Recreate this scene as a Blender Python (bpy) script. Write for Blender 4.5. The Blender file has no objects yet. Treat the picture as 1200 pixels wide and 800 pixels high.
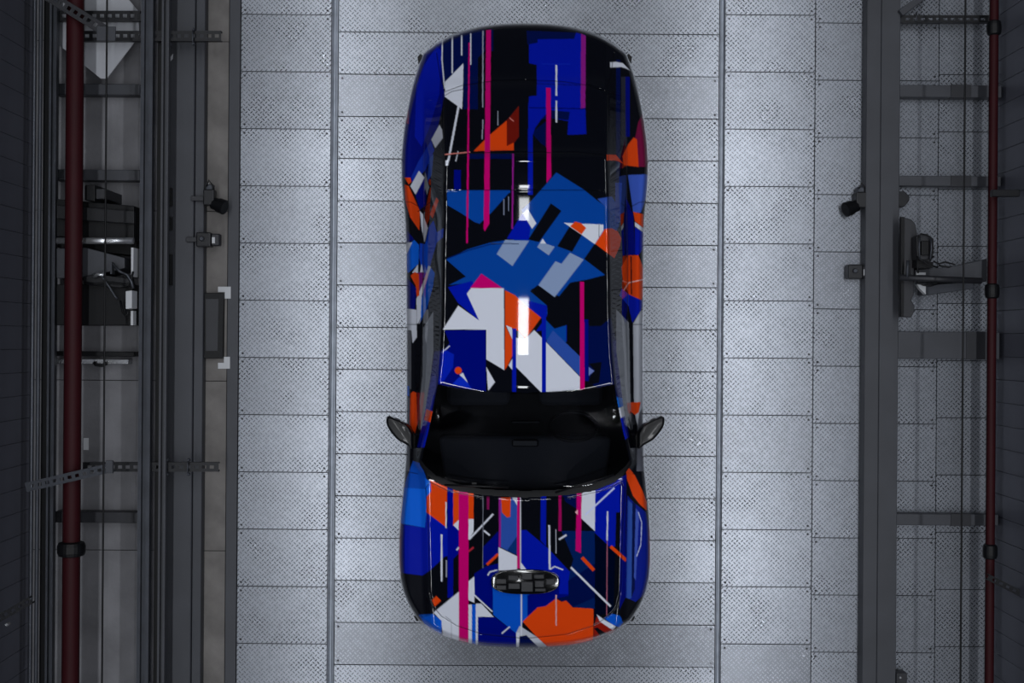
import bpy, bmesh, math, random
import numpy as np
from mathutils import Vector, Matrix

random.seed(5)
rng = np.random.default_rng(5)
sc = bpy.context.scene
C = sc.collection

# ------------------------------------------------------------------ camera, world, lamps, exposure
CH, F, TH = 10.0, 1400.0, 0.0075          # camera height, focal length in px of the 1200 px frame, roll
cam_d = bpy.data.cameras.new('camera')
cam = bpy.data.objects.new('camera', cam_d); C.objects.link(cam)
cam.location = (0, 0, CH); cam.rotation_euler = (0, 0, TH)
cam_d.sensor_width = 36; cam_d.lens = F * 36 / 1200; cam_d.clip_end = 100
sc.camera = cam

wd = bpy.data.worlds.new('hall_air'); sc.world = wd; wd.use_nodes = True
wd.node_tree.nodes['Background'].inputs[0].default_value = (0.55, 0.62, 0.75, 1)
wd.node_tree.nodes['Background'].inputs[1].default_value = 0.25

LAMPS = []  # x, y, z, width, length, watts, label
ORD = ('nearest the bonnet end wall', 'next but one to the bonnet end wall', 'third from the bonnet end wall', 'fourth from the bonnet end wall', 'just before the bonnet', 'right over the car', 'just behind the tail', 'second from the tail end wall', 'nearest the tail end wall')
for _k in range(-5, 4):
    _w = 74 if -2 < _k < 2 else 50
    LAMPS += [(-2.75, 3.1 * _k, 9.7, 0.30, 2.8, _w, 'long pale linear lamp of the left row, ' + ORD[_k + 5]), (3.6, 3.1 * _k, 9.7, 0.30, 2.8, _w, 'long pale linear lamp of the right row, ' + ORD[_k + 5])]
for _y, _l, _w, _t in ((-2.6, 1.3, 24, 'over the bonnet'), (0.18, 1.3, 32, 'over the roof'), (4.3, 1.9, 30, 'first behind the tail'), (6.6, 1.0, 22, 'second behind the tail'), (9.0, 1.0, 22, 'third behind the tail')):
    LAMPS.append((0.12, _y, 11.2, 0.32, _l, _w, 'short pale linear lamp of the middle row, ' + _t))

sc.view_settings.view_transform = 'Standard'
sc.view_settings.look = 'None'
sc.view_settings.gamma = 1.0
sc.view_settings.exposure = 0.0
sc.view_settings.use_curve_mapping = False


# ------------------------------------------------------------------ helpers
def at(px, py, z=0.0):
    k = F / (CH - z)
    a, b = (px - 600) / k, (400 - py) / k
    return Vector((a * math.cos(TH) - b * math.sin(TH), a * math.sin(TH) + b * math.cos(TH), z))


def lin(h):
    if isinstance(h, str):
        h = h.lstrip('#'); c = [int(h[i:i + 2], 16) / 255 for i in (0, 2, 4)]
    else:
        c = list(h)
    return tuple(x / 12.92 if x <= 0.04045 else ((x + 0.055) / 1.055) ** 2.4 for x in c)


def mat(name, col, rough=0.5, metal=0.0, coat=0.0, spec=0.5, noise=0.0, nscale=6.0, bump=0.0, bscale=40.0, emit=None, trans=0.0):
    m = bpy.data.materials.new(name); m.use_nodes = True
    nt = m.node_tree; b = nt.nodes['Principled BSDF']
    c = lin(col)
    b.inputs['Base Color'].default_value = (*c, 1)
    b.inputs['Roughness'].default_value = rough
    b.inputs['Metallic'].default_value = metal
    b.inputs['Coat Weight'].default_value = coat
    b.inputs['Coat Roughness'].default_value = 0.04
    b.inputs['Specular IOR Level'].default_value = spec
    b.inputs['Transmission Weight'].default_value = trans
    if emit:
        b.inputs['Emission Color'].default_value = (*lin(col), 1)
        b.inputs['Emission Strength'].default_value = emit
    tc = nt.nodes.new('ShaderNodeTexCoord')
    if noise:
        n = nt.nodes.new('ShaderNodeTexNoise'); n.inputs['Scale'].default_value = nscale; n.inputs['Detail'].default_value = 6
        nt.links.new(tc.outputs['Object'], n.inputs['Vector'])
        r = nt.nodes.new('ShaderNodeMapRange')
        r.inputs['From Min'].default_value = 0.3; r.inputs['From Max'].default_value = 0.7
        r.inputs['To Min'].default_value = 1 - noise; r.inputs['To Max'].default_value = 1 + noise
        nt.links.new(n.outputs['Fac'], r.inputs['Value'])
        mx = nt.nodes.new('ShaderNodeVectorMath'); mx.operation = 'SCALE'
        mx.inputs[0].default_value = c
        nt.links.new(r.outputs['Result'], mx.inputs['Scale'])
        nt.links.new(mx.outputs['Vector'], b.inputs['Base Color'])
    if bump:
        n = nt.nodes.new('ShaderNodeTexNoise'); n.inputs['Scale'].default_value = bscale; n.inputs['Detail'].default_value = 5
        nt.links.new(tc.outputs['Object'], n.inputs['Vector'])
        bp = nt.nodes.new('ShaderNodeBump'); bp.inputs['Strength'].default_value = bump; bp.inputs['Distance'].default_value = 0.01
        nt.links.new(n.outputs['Fac'], bp.inputs['Height']); nt.links.new(bp.outputs['Normal'], b.inputs['Normal'])
    return m


def link(name, me, m=None, parent=None, loc=None, rot=None, smooth=False):
    o = bpy.data.objects.new(name, me); C.objects.link(o)
    if m is not None and len(me.materials) == 0:
        me.materials.append(m)
    if parent is not None:
        o.parent = parent
    if loc is not None: o.location = loc
    if rot is not None: o.rotation_euler = rot
    if smooth:
        me.polygons.foreach_set('use_smooth', [True] * len(me.polygons))
    return o


def tag(o, label=None, cat=None, group=None, kind=None):
    if label: o['label'] = label
    if cat: o['category'] = cat
    if group: o['group'] = group
    if kind: o['kind'] = kind
    return o


def empty(name, loc, label=None, cat=None, group=None, rz=0):
    o = bpy.data.objects.new(name, None); C.objects.link(o)
    o.location = loc; o.rotation_euler = (0, 0, rz); o.empty_display_size = 0.1
    return tag(o, label, cat, group)


def box_me(x0, x1, y0, y1, z0, z1, bev=0.0, seg=1):
    bm = bmesh.new()
    bmesh.ops.create_cube(bm, size=1, matrix=Matrix.Translation(((x0 + x1) / 2, (y0 + y1) / 2, (z0 + z1) / 2)) @ Matrix.Diagonal((x1 - x0, y1 - y0, z1 - z0, 1)))
    if bev > 0:
        bmesh.ops.bevel(bm, geom=bm.edges[:], offset=bev, segments=seg, affect='EDGES', profile=0.5)
    me = bpy.data.meshes.new('box'); bm.to_mesh(me); bm.free()
    return me


def prism_me(pts, z0, z1, bev=0.0, seg=2):
    """vertical prism over a polygon of (x, y)"""
    bm = bmesh.new()
    vs = [bm.verts.new((p[0], p[1], z0)) for p in pts]
    f = bm.faces.new(vs)
    r = bmesh.ops.extrude_face_region(bm, geom=[f])
    for v in r['geom']:
        if isinstance(v, bmesh.types.BMVert): v.co.z = z1
    bmesh.ops.recalc_face_normals(bm, faces=bm.faces[:])
    if bev > 0:
        bmesh.ops.bevel(bm, geom=bm.edges[:], offset=bev, segments=seg, affect='EDGES', profile=0.5)
    me = bpy.data.meshes.new('prism'); bm.to_mesh(me); bm.free()
    return me


def tube_me(path, r, n=12, caps=True):
    """swept round tube along points"""
    path = [Vector(p) for p in path]
    verts, faces = [], []
    for i, p in enumerate(path):
        d = (path[min(i + 1, len(path) - 1)] - path[max(i - 1, 0)]).normalized()
        up = Vector((0, 0, 1)) if abs(d.z) < 0.9 else Vector((1, 0, 0))
        a = d.cross(up).normalized(); b = a.cross(d)
        for k in range(n):
            t = 2 * math.pi * k / n
            verts.append(p + a * (r * math.cos(t)) + b * (r * math.sin(t)))
    for i in range(len(path) - 1):
        for k in range(n):
            faces.append((i * n + k, i * n + (k + 1) % n, (i + 1) * n + (k + 1) % n, (i + 1) * n + k))
    if caps:
        faces.append(tuple(range(n))[::-1]); faces.append(tuple((len(path) - 1) * n + k for k in range(n)))
    me = bpy.data.meshes.new('tube'); me.from_pydata([tuple(v) for v in verts], [], faces)
    me.polygons.foreach_set('use_smooth', [len(p.vertices) == 4 for p in me.polygons])
    return me


def lathe_me(prof, n=24):
    """prof: (radius, height) along z"""
    verts, faces = [], []
    for r, h in prof:
        for k in range(n):
            t = 2 * math.pi * k / n
            verts.append((r * math.cos(t), r * math.sin(t), h))
    for i in range(len(prof) - 1):
        for k in range(n):
            faces.append((i * n + k, i * n + (k + 1) % n, (i + 1) * n + (k + 1) % n, (i + 1) * n + k))
    faces.append(tuple(range(n))[::-1]); faces.append(tuple((len(prof) - 1) * n + k for k in range(n)))
    me = bpy.data.meshes.new('lathe'); me.from_pydata(verts, [], faces)
    return me


def profile_me(prof, length):
    """closed (x, z) profile extruded along +y from 0 to length"""
    n = len(prof)
    verts = [(x, 0, z) for x, z in prof] + [(x, length, z) for x, z in prof]
    faces = [tuple(range(n)), tuple(range(2 * n - 1, n - 1, -1))]
    faces += [(k, k + n, (k + 1) % n + n, (k + 1) % n) for k in range(n)]
    me = bpy.data.meshes.new('profile'); me.from_pydata(verts, [], faces)
    bm = bmesh.new(); bm.from_mesh(me); bmesh.ops.recalc_face_normals(bm, faces=bm.faces[:]); bm.to_mesh(me); bm.free()
    return me


def channel_me(length, w=0.07, d=0.05, pitch=0.075, slot=0.04, sw=0.018, th=0.004):
    """slotted strut channel along +y, its slotted web on top (z = 0), open below; one connected sheet with thickness"""
    ys = [0.0]; kinds = []
    n = max(1, int(length / pitch)); m0 = (length - n * pitch) / 2
    y = m0
    for i in range(n):
        ys += [y + (pitch - slot) / 2, y + (pitch + slot) / 2]; kinds += [0, 1]
        y += pitch
    ys.append(length); kinds.append(0)
    sec = [(-w / 2 + 0.012, -d), (-w / 2, -d), (-w / 2, 0), (-sw / 2, 0), (sw / 2, 0), (w / 2, 0), (w / 2, -d), (w / 2 - 0.012, -d)]
    V, Fc = [], []
    for yy in ys:
        for (x, z) in sec: V.append((x, yy, z))
    S = len(sec)
    for i in range(len(ys) - 1):
        for k in range(S - 1):
            if kinds[i] == 1 and k == 3: continue
            a = i * S + k
            Fc.append((a, a + 1, a + 1 + S, a + S))
    me = bpy.data.meshes.new('channel'); me.from_pydata(V, [], Fc)
    bm = bmesh.new(); bm.from_mesh(me)
    bmesh.ops.recalc_face_normals(bm, faces=bm.faces[:])
    bmesh.ops.solidify(bm, geom=bm.faces[:], thickness=th)
    bm.to_mesh(me); bm.free()
    return me


def aim(o, p0, p1):
    """lay an object modelled along +y from p0 towards p1, its z side staying up"""
    p0, p1 = Vector(p0), Vector(p1); y = (p1 - p0).normalized()
    x = y.cross(Vector((0, 0, 1))).normalized(); z = x.cross(y)
    m = Matrix((x, y, z)).transposed().to_4x4(); m.translation = p0
    o.matrix_world = m
    return o


# ------------------------------------------------------------------ materials
def tread_material():
    m = bpy.data.materials.new('tread_plate'); m.use_nodes = True
    nt = m.node_tree; N = nt.nodes; L = nt.links; b = N['Principled BSDF']

    def math_(op, a, bb=None, c=None):
        n = N.new('ShaderNodeMath'); n.operation = op
        for i, v in enumerate((a, bb, c)):
            if v is None: continue
            if isinstance(v, (int, float)): n.inputs[i].default_value = v
            else: L.new(v, n.inputs[i])
        return n.outputs[0]
    tc = N.new('ShaderNodeTexCoord'); sp = N.new('ShaderNodeSeparateXYZ'); L.new(tc.outputs['Object'], sp.inputs[0])
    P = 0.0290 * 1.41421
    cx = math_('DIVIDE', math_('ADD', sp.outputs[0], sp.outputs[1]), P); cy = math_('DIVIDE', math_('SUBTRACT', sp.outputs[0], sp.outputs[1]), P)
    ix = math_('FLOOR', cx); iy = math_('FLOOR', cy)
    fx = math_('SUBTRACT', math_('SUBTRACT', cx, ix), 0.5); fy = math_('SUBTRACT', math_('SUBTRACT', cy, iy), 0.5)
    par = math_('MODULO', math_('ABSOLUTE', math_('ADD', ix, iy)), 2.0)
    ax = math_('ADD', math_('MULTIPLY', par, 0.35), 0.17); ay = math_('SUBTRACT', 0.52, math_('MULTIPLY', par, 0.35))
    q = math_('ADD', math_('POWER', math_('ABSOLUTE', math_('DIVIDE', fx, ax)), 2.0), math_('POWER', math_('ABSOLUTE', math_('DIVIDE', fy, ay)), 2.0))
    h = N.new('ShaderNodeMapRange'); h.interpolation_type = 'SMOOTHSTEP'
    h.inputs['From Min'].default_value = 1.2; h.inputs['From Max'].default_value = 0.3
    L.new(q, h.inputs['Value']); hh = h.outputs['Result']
    oi = N.new('ShaderNodeObjectInfo')
    off = N.new('ShaderNodeVectorMath'); off.operation = 'SCALE'; off.inputs[0].default_value = (37, 91, 13)
    L.new(oi.outputs['Random'], off.inputs['Scale'])
    ad = N.new('ShaderNodeVectorMath'); ad.operation = 'ADD'; L.new(tc.outputs['Object'], ad.inputs[0]); L.new(off.outputs[0], ad.inputs[1])
    n1 = N.new('ShaderNodeTexNoise'); n1.inputs['Scale'].default_value = 3.5; n1.inputs['Detail'].default_value = 5; L.new(ad.outputs[0], n1.inputs['Vector'])
    n2 = N.new('ShaderNodeTexNoise'); n2.inputs['Scale'].default_value = 26; n2.inputs['Detail'].default_value = 4; L.new(ad.outputs[0], n2.inputs['Vector'])
    # noise that makes the painted bar shading uneven
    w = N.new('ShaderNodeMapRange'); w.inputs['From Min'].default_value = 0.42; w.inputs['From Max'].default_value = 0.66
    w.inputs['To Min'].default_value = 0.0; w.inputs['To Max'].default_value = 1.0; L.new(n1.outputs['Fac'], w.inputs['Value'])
    shade_var = w.outputs['Result']
    # bar shading painted into the colour; some plates get duller ground and lighter bars
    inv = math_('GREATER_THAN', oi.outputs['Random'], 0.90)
    amt = math_('ADD', math_('MULTIPLY', shade_var, 0.45), 0.55)
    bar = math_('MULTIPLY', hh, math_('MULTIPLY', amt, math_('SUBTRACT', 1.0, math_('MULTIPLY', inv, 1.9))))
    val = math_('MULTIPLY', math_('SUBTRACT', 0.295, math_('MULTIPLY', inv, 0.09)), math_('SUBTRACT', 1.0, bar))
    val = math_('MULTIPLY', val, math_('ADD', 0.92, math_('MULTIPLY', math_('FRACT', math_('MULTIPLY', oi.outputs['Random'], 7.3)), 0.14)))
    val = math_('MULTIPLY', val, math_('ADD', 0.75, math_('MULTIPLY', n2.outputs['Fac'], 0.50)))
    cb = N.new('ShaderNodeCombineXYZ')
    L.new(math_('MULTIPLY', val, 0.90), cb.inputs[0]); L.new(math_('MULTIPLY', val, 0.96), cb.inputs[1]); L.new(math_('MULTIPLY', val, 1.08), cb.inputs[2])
    L.new(cb.outputs[0], b.inputs['Base Color'])
    b.inputs['Metallic'].default_value = 0.6
    L.new(math_('ADD', 0.235, math_('MULTIPLY', n1.outputs['Fac'], 0.06)), b.inputs['Roughness'])
    bp = N.new('ShaderNodeBump'); bp.inputs['Strength'].default_value = 0.25; bp.inputs['Distance'].default_value = 0.0006
    L.new(hh, bp.inputs['Height']); L.new(bp.outputs['Normal'], b.inputs['Normal'])
    return m


M = {
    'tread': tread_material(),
    'trim': mat('galvanised_trim', '#7c828c', 0.38, 0.7, noise=0.15, nscale=9),
    'screw': mat('dark_screw', '#15171b', 0.5, 0.4),
    'slab': mat('grey_concrete', '#6c6c70', 0.8, noise=0.28, nscale=2.2, bump=0.3, bscale=30),
    'slab2': mat('brown_grey_concrete', '#6a6765', 0.85, noise=0.30, nscale=3.5, bump=0.4, bscale=25),
    'pit': mat('sub_floor', '#121316', 0.9),
    'beam': mat('charcoal_steel', '#393b41', 0.5, 0.15, noise=0.12, nscale=3),
    'beam2': mat('graphite_steel', '#26272c', 0.45, 0.2, noise=0.12, nscale=4),
    'zinc': mat('dull_zinc', '#3d4047', 0.45, 0.5, noise=0.18, nscale=6),
    'zinc2': mat('bright_zinc', '#44474e', 0.35, 0.6, noise=0.15, nscale=6),
    'black': mat('black_plastic', '#0b0c0f', 0.45, spec=0.25),
    'blackm': mat('black_metal', '#15161a', 0.4, 0.3),
    'red': mat('red_pipe_paint', '#2e070d', 0.6, spec=0.2, noise=0.1, nscale=4),
    'wall': mat('blue_black_cladding', '#52545f', 0.5, 0.2, noise=0.14, nscale=2.5),
    'white': mat('white_board', '#a4a6ac', 0.6, noise=0.05),
    'silver': mat('silver_tube', '#b4b6ba', 0.25, 0.8),
    'lens': mat('dark_lens', '#05060a', 0.05, coat=1.0),
    'ceil': mat('ceiling_grey', '#141518', 0.8, noise=0.1),
    'tyre': mat('tyre_rubber', '#0b0b0c', 0.75),
    'rim': mat('dark_alloy', '#2b2d31', 0.25, 0.9),
    'gloss': mat('gloss_black', '#08090c', 0.12, coat=0.8),
    'seat': mat('dark_fabric', '#26282f', 0.85),
    'liner': mat('black_liner', '#060607', 0.9),
    'lamp': mat('lamp_housing', '#c8c8c8', 0.5),
    'chrome': mat('chrome', '#c9ccd0', 0.08, 1.0),
    'amber': mat('tail_lamp_red', '#5c0810', 0.15, coat=0.6),
    'head': mat('head_lamp_glass', '#1a1c22', 0.05, coat=1.0),
    'rust': mat('white_marker', '#b6b8bc', 0.6),
}


def glass_material():
    m = bpy.data.materials.new('tinted_glass'); m.use_nodes = True
    N = m.node_tree.nodes; L = m.node_tree.links; N.remove(N['Principled BSDF'])
    t = N.new('ShaderNodeBsdfTransparent'); t.inputs[0].default_value = (0.55, 0.58, 0.63, 1)
    g = N.new('ShaderNodeBsdfGlossy'); g.inputs['Roughness'].default_value = 0.02
    f = N.new('ShaderNodeFresnel'); f.inputs[0].default_value = 1.5
    x = N.new('ShaderNodeMixShader'); L.new(f.outputs[0], x.inputs[0]); L.new(t.outputs[0], x.inputs[1]); L.new(g.outputs[0], x.inputs[2])
    L.new(x.outputs[0], N['Material Output'].inputs['Surface'])
    return m


M['glass'] = glass_material()

# ------------------------------------------------------------------ the hall
XW = 4.04
ZC = 12.0
YE = 18.0


def struct(name, me, m, loc=None, rot=None):
    return tag(link(name, me, m, loc=loc, rot=rot), kind='structure')


floor = struct('floor', box_me(-XW - 0.2, XW + 0.2, -YE - 0.2, YE + 0.2, -0.2, -0.06), M['pit'])
struct('ceiling', box_me(-XW - 0.2, XW + 0.2, -YE - 0.2, YE + 0.2, ZC, ZC + 0.2), M['ceil'])
wl = struct('wall_left', box_me(-XW - 0.2, -XW, -YE, YE, -0.012, ZC), M['wall'])
wr = struct('wall_right', box_me(XW + 0.03, XW + 0.2, -YE, YE, -0.012, ZC), M['wall'])
struct('wall_back', box_me(-XW - 0.2, XW + 0.2, YE, YE + 0.2, -0.012, ZC), M['wall'])
struct('wall_front', box_me(-XW - 0.2, XW + 0.2, -YE - 0.2, -YE, -0.012, ZC), M['wall'])
pm = box_me(-0.009, 0.009, -0.0935, 0.0935, 0, 6.0, 0.002)
pm.materials.append(M['wall'])
for i in range(36):
    y = -3.42 + i * 0.19
    o = link('wall_panel', pm, parent=wl, loc=(-XW + 0.009, y, 0))
    o = link('wall_panel', pm, parent=wr, loc=(XW + 0.021, y, 0))

# tread plates: pieces of the floor
plate_cache = {}


def plate(name, x0, x1, y0, y1, m, th=0.012, tilt=0.0, parent=floor):
    w, l = x1 - x0, y1 - y0
    key = (round(w, 3), round(l, 3), m.name)
    if key not in plate_cache:
        me = box_me(-w / 2 + 0.0025, w / 2 - 0.0025, -l / 2 + 0.0025, l / 2 - 0.0025, -th, 0, 0.0015)
        me.materials.append(m); plate_cache[key] = me
    rx = random.uniform(-tilt, tilt); ry = random.uniform(-tilt, tilt) * (0.15 if w > 2 else 0.6)
    o = link(name, plate_cache[key], parent=parent, loc=((x0 + x1) / 2, (y0 + y1) / 2, 0.0), rot=(rx, ry, 0))
    return o


def fx(px, py=400.0):   # world x of a floor line that passes (px, py)
    return at(px, py, 0).x


def fy(px, py):
    return at(px, py, 0).y


ROW = 67.0 / 140
screw_me = lathe_me([(0.009, 0), (0.009, 0.002), (0.006, 0.004)], 10); screw_me.materials.append(M['screw'])


def column(x0, x1, yref, step, n0, n1, tilt, screws=True):
    for i in range(n0, n1):
        ya = yref - step * (i + 1); yb = yref - step * i
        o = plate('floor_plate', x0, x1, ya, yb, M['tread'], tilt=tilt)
        if screws:
            for sx in (x0 + 0.035, x1 - 0.035):
                for sy in (ya + 0.035, yb - 0.035):
                    link('screw', screw_me, parent=floor, loc=(sx, sy, 0.0005))


XL0, XL1 = fx(279.7), fx(386)
column(XL0, XL1, fy(335, 17), ROW, -2, 14, 0.0012)
XC0, XC1 = fx(394), fx(840.5)
column(XC0, XC1, fy(400, 37.4), 49.4 / 140, -3, 18, 0.012)
XR0, XR1, XR2 = fx(847), fx(953), fx(1098)
column(XR0, XR1, fy(900, 17.5), ROW, -2, 14, 0.0012)
column(XR1, XR2, fy(980, 27), ROW, -2, 14, 0.0012)
column(XR2, XW + 0.012, fy(1130, 20.5), ROW, -2, 14, 0.0012, screws=False)
for ya, yb in ((fy(600, 37.4) + 3.2 * 49.4 / 140, YE - 0.01), (-YE + 0.01, -3.17)):
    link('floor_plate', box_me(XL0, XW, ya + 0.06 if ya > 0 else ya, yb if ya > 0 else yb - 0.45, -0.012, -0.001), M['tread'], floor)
# flat trim rails beside the centre track
for n, (a, b) in enumerate(((XL1 + 0.002, XC0 - 0.002), (XC1 + 0.002, XR0 - 0.002))):
    t = struct('trim_%d' % (n + 1), profile_me([(a, -0.012), (b, -0.012), (b, 0.006), ((a + b) / 2 + 0.012, 0.008), ((a + b) / 2 + 0.008, 0.003), ((a + b) / 2 - 0.008, 0.003), ((a + b) / 2 - 0.012, 0.008), (a, 0.006)], 2 * YE - 0.5), M['trim'], loc=(0, -YE + 0.25, 0))
    for i in range(17):
        link('screw', screw_me, parent=t, loc=((a + b) / 2, 0.35 + i * 0.58, 0.0035))

# concrete along the left side
sl0 = fx(123)
for n, (a, b) in enumerate(((-XW + 0.002, sl0), (sl0, fx(237)), (fx(237), fx(266)))):
    for i in range(-2, 4):
        ya = -0.35 + 1.42 * i; yb = ya + 1.42
        plate('concrete_slab', a, b, ya, yb, M['slab2'] if n == 2 else M['slab'])
t = struct('trim_3', box_me(fx(266.5), XL0 - 0.003, -YE + 0.2, YE - 0.2, -0.012, 0.008, 0.002), M['beam'])

# ------------------------------------------------------------------ lamps (above the camera)
for (x, y, z, w, l, p, lab) in LAMPS:
    side = 'left' if x < -1 else ('right' if x > 1 else 'middle')
    e = empty('ceiling_light', (x, y, z), lab, 'lamp', 'linear lamps of the ' + side + ' row')
    link('housing', box_me(-w / 2 - 0.03, w / 2 + 0.03, -l / 2 - 0.03, l / 2 + 0.03, 0.01, 0.1, 0.01), M['lamp'], e)
    link('hanger', tube_me([(0, 0, 0.1), (0, 0, ZC - z)], 0.01, 8), M['lamp'], e)
    ld = bpy.data.lights.new('lamp_light', 'AREA'); ld.shape = 'RECTANGLE'; ld.size = w; ld.size_y = l; ld.energy = p
    ld.color = (0.93, 0.96, 1.0)
    lo = bpy.data.objects.new('lamp_light', ld); C.objects.link(lo); lo.parent = e

# ------------------------------------------------------------------ the livery: flat print on the body plus a few painted reflections, drawn from polygons
SS = 4                                   # samples per photo pixel
LX0, LY0, LX1, LY1 = 455, 15, 776, 770
LW, LH = (LX1 - LX0) * SS, (LY1 - LY0) * SS
liv = np.zeros((LH, LW, 3), dtype=np.float32)
BK, WH, GB = '#0b0d14', '#d2d6e2', '#8598ba'
NV, DB, BL, MB, BB, SB = '#021048', '#000c78', '#0418a4', '#08429a', '#0c62dc', '#2c4ea4'
OR, DR, MG, PU, PK = '#dc4410', '#6e160e', '#c4046c', '#8c1c84', '#d88078'
liv[:] = lin(BK)


def poly(col, *pts):
    c = np.array(lin(col), dtype=np.float32)
    P = np.array(pts, dtype=np.float64)
    x0 = max(0, int((P[:, 0].min() - LX0) * SS)); x1 = min(LW, int((P[:, 0].max() - LX0) * SS) + 2)
    y0 = max(0, int((P[:, 1].min() - LY0) * SS)); y1 = min(LH, int((P[:, 1].max() - LY0) * SS) + 2)
    if x1 <= x0 or y1 <= y0: return
    X, Y = np.meshgrid((np.arange(x0, x1) + 0.5) / SS + LX0, (np.arange(y0, y1) + 0.5) / SS + LY0)
    ins = np.zeros(X.shape, bool)
    n = len(P)
    for i in range(n):
        xa, ya = P[i]; xb, yb = P[(i + 1) % n]
        if ya == yb: continue
        cond = ((ya > Y) != (yb > Y)) & (X < (xb - xa) * (Y - ya) / (yb - ya) + xa)
        ins ^= cond
    liv[y0:y1, x0:x1][ins] = c


def line(col, w, *pts):
    for (xa, ya), (xb, yb) in zip(pts[:-1], pts[1:]):
        d = math.hypot(xb - xa, yb - ya); nx, ny = -(yb - ya) / d * w / 2, (xb - xa) / d * w / 2
        poly(col, (xa + nx, ya + ny), (xb + nx, yb + ny), (xb - nx, yb - ny), (xa - nx, ya - ny))


def rect(col, x0, y0, x1, y1):
    poly(col, (x0, y0), (x1, y0), (x1, y1), (x0, y1))


def disc(col, x, y, r):
    poly(col, *[(x + r * math.cos(t), y + r * math.sin(t)) for t in np.linspace(0, 2 * math.pi, 16, endpoint=False)])


#LIVERY#
# rear, left of the centre
poly(DB, (518, 44), (505, 51), (490, 70), (480, 100), (472, 140), (466, 178), (470, 205), (484, 214), (492, 205), (503, 186), (513, 150), (521, 112), (519, 100))
poly(NV, (518, 44), (535, 38), (568, 34), (568, 60), (560, 68), (560, 128), (543, 128), (543, 76), (521, 96))
poly(BL, (488, 100), (497, 76), (512, 54), (517, 60), (515, 110), (503, 150), (494, 172), (486, 160))
rect(NV, 572, 34, 578, 60)
line(WH, 1.4, (518.5, 44), (518, 70), (521, 104)); line(WH, 1.4, (530, 43), (530, 86)); line(WH, 1.4, (541, 41), (541, 65))
line(WH, 1.4, (551.6, 39), (551.6, 76)); line('#9a9fae', 1.3, (566, 36), (565.6, 126))
line('#9a9fae', 1.2, (566, 140), (565, 163)); line('#9a9fae', 1.2, (583.5, 130), (583.5, 147))
line(MG, 1.8, (550, 50), (549, 128), (547.2, 285))
line(WH, 0.9, (551.8, 50), (551.6, 76))
poly(WH, (543, 74), (521.5, 96), (521, 113), (541.5, 128), (542.5, 105))
line('#50525c', 0.8, (521, 112), (530, 107), (543, 104.5))
line(WH, 2.4, (537.5, 124), (525.5, 188)); poly(WH, (522, 188), (526.5, 187), (525, 194), (522, 194))
line('#b8bcc8', 1.3, (537, 177), (534, 189)); line(PK, 1.4, (521, 181), (551, 178.2))
rect(NV, 548, 180, 600, 186); rect(DB, 532, 199, 540, 222)
poly(OR, (555, 177), (573, 159), (594, 141), (594, 176)); poly(DR, (594, 141), (608, 124), (608, 160), (602, 168), (602, 170), (594, 170)); poly(OR, (594, 171), (602, 167), (602, 176), (594, 176))
line(PK, 1.0, (597, 138), (602, 142))
poly(MB, (524, 224), (598, 224), (575, 250), (562, 262), (556, 260), (541, 250), (524, 240)); rect(MB, 524, 222.5, 598, 226)
line(MG, 2.2, (549, 150), (547.3, 284)); line(PU, 2.0, (601.3, 180), (600.3, 268))
line('#8088a0', 0.9, (590.5, 233), (590.5, 252)); line('#8088a0', 0.9, (596, 230), (596, 247))
poly(MG, (569.8, 35), (575.4, 35), (573.4, 262), (568, 271), (566.8, 268))
# rear, right of the centre
poly(NV, (617, 36), (674, 38), (674, 46), (630, 46), (630, 52), (618, 52))
poly(BL, (630, 46), (673, 45.5), (675, 38), (686, 41), (686, 125), (687, 157), (665, 158), (666, 142), (646, 138), (634, 140), (627, 150), (624.5, 158), (624.5, 228), (618.5, 228), (619, 125), (620, 113), (629, 112), (629, 76), (620, 74), (620, 52), (630, 50))
line('#000a60', 1.2, (620, 126), (686, 127.5)); line('#000a60', 0.8, (629, 98), (681, 100)); line('#1430c0', 0.7, (635, 75), (668, 75))
poly(NV, (645, 129), (668, 131), (666, 141), (646, 138), (634, 140)); poly(NV, (627, 152), (640, 142), (640, 172), (634, 168), (625, 158))
poly(PU, (681, 39), (686.5, 42), (686, 126), (680.5, 127))
poly(MG, (640, 103), (645.2, 103), (646, 207), (640.6, 214))
line(WH, 1.9, (652, 76), (652, 112)); line(WH, 1.9, (652, 118), (652, 143.5))
# great blue square with its bars
poly(MB, (652, 202), (684, 222), (700, 235), (727, 254), (725, 266), (704, 300), (690, 306), (684, 304), (655, 290), (632, 286), (618, 282), (619, 262), (611, 246), (622, 236))
poly(SB, (700, 233), (717, 230), (726, 244), (722, 254))
poly(BL, (612, 250), (622, 262), (620, 282), (594, 279.5), (601, 268))
poly(BK, (645.5, 238), (658, 247), (631.5, 284), (619, 280.5)); poly(BK, (667.5, 265), (682, 275), (670.5, 295), (653, 288.5))
poly(BK, (684, 304), (697, 285), (712, 296), (722, 310), (716, 332), (709, 322))
poly(WH, (618, 244), (628.5, 261.5), (623.5, 268), (612.5, 250)); poly(WH, (661, 261), (707, 263), (707, 270), (697, 286), (681, 274.5))
line('#70747e', 0.8, (702, 263), (702, 278))
poly(OR, (668, 265), (674, 259.5), (681, 261.5), (687, 267), (681.6, 274.5)); poly(OR, (709, 268), (717, 267.5), (724, 271), (728, 279), (726.5, 288), (720, 302.5), (710, 295), (697.5, 285.5))
poly(MB, (523, 304), (548, 292), (575, 284), (600, 280.5), (618, 281), (650, 287), (684, 303), (709, 322), (690, 327), (668, 331), (655, 347), (630, 334), (621, 341), (641, 358), (641.5, 368), (634, 373), (613, 355), (592, 340), (553, 338), (549, 331), (526, 334), (546, 324))
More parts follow.
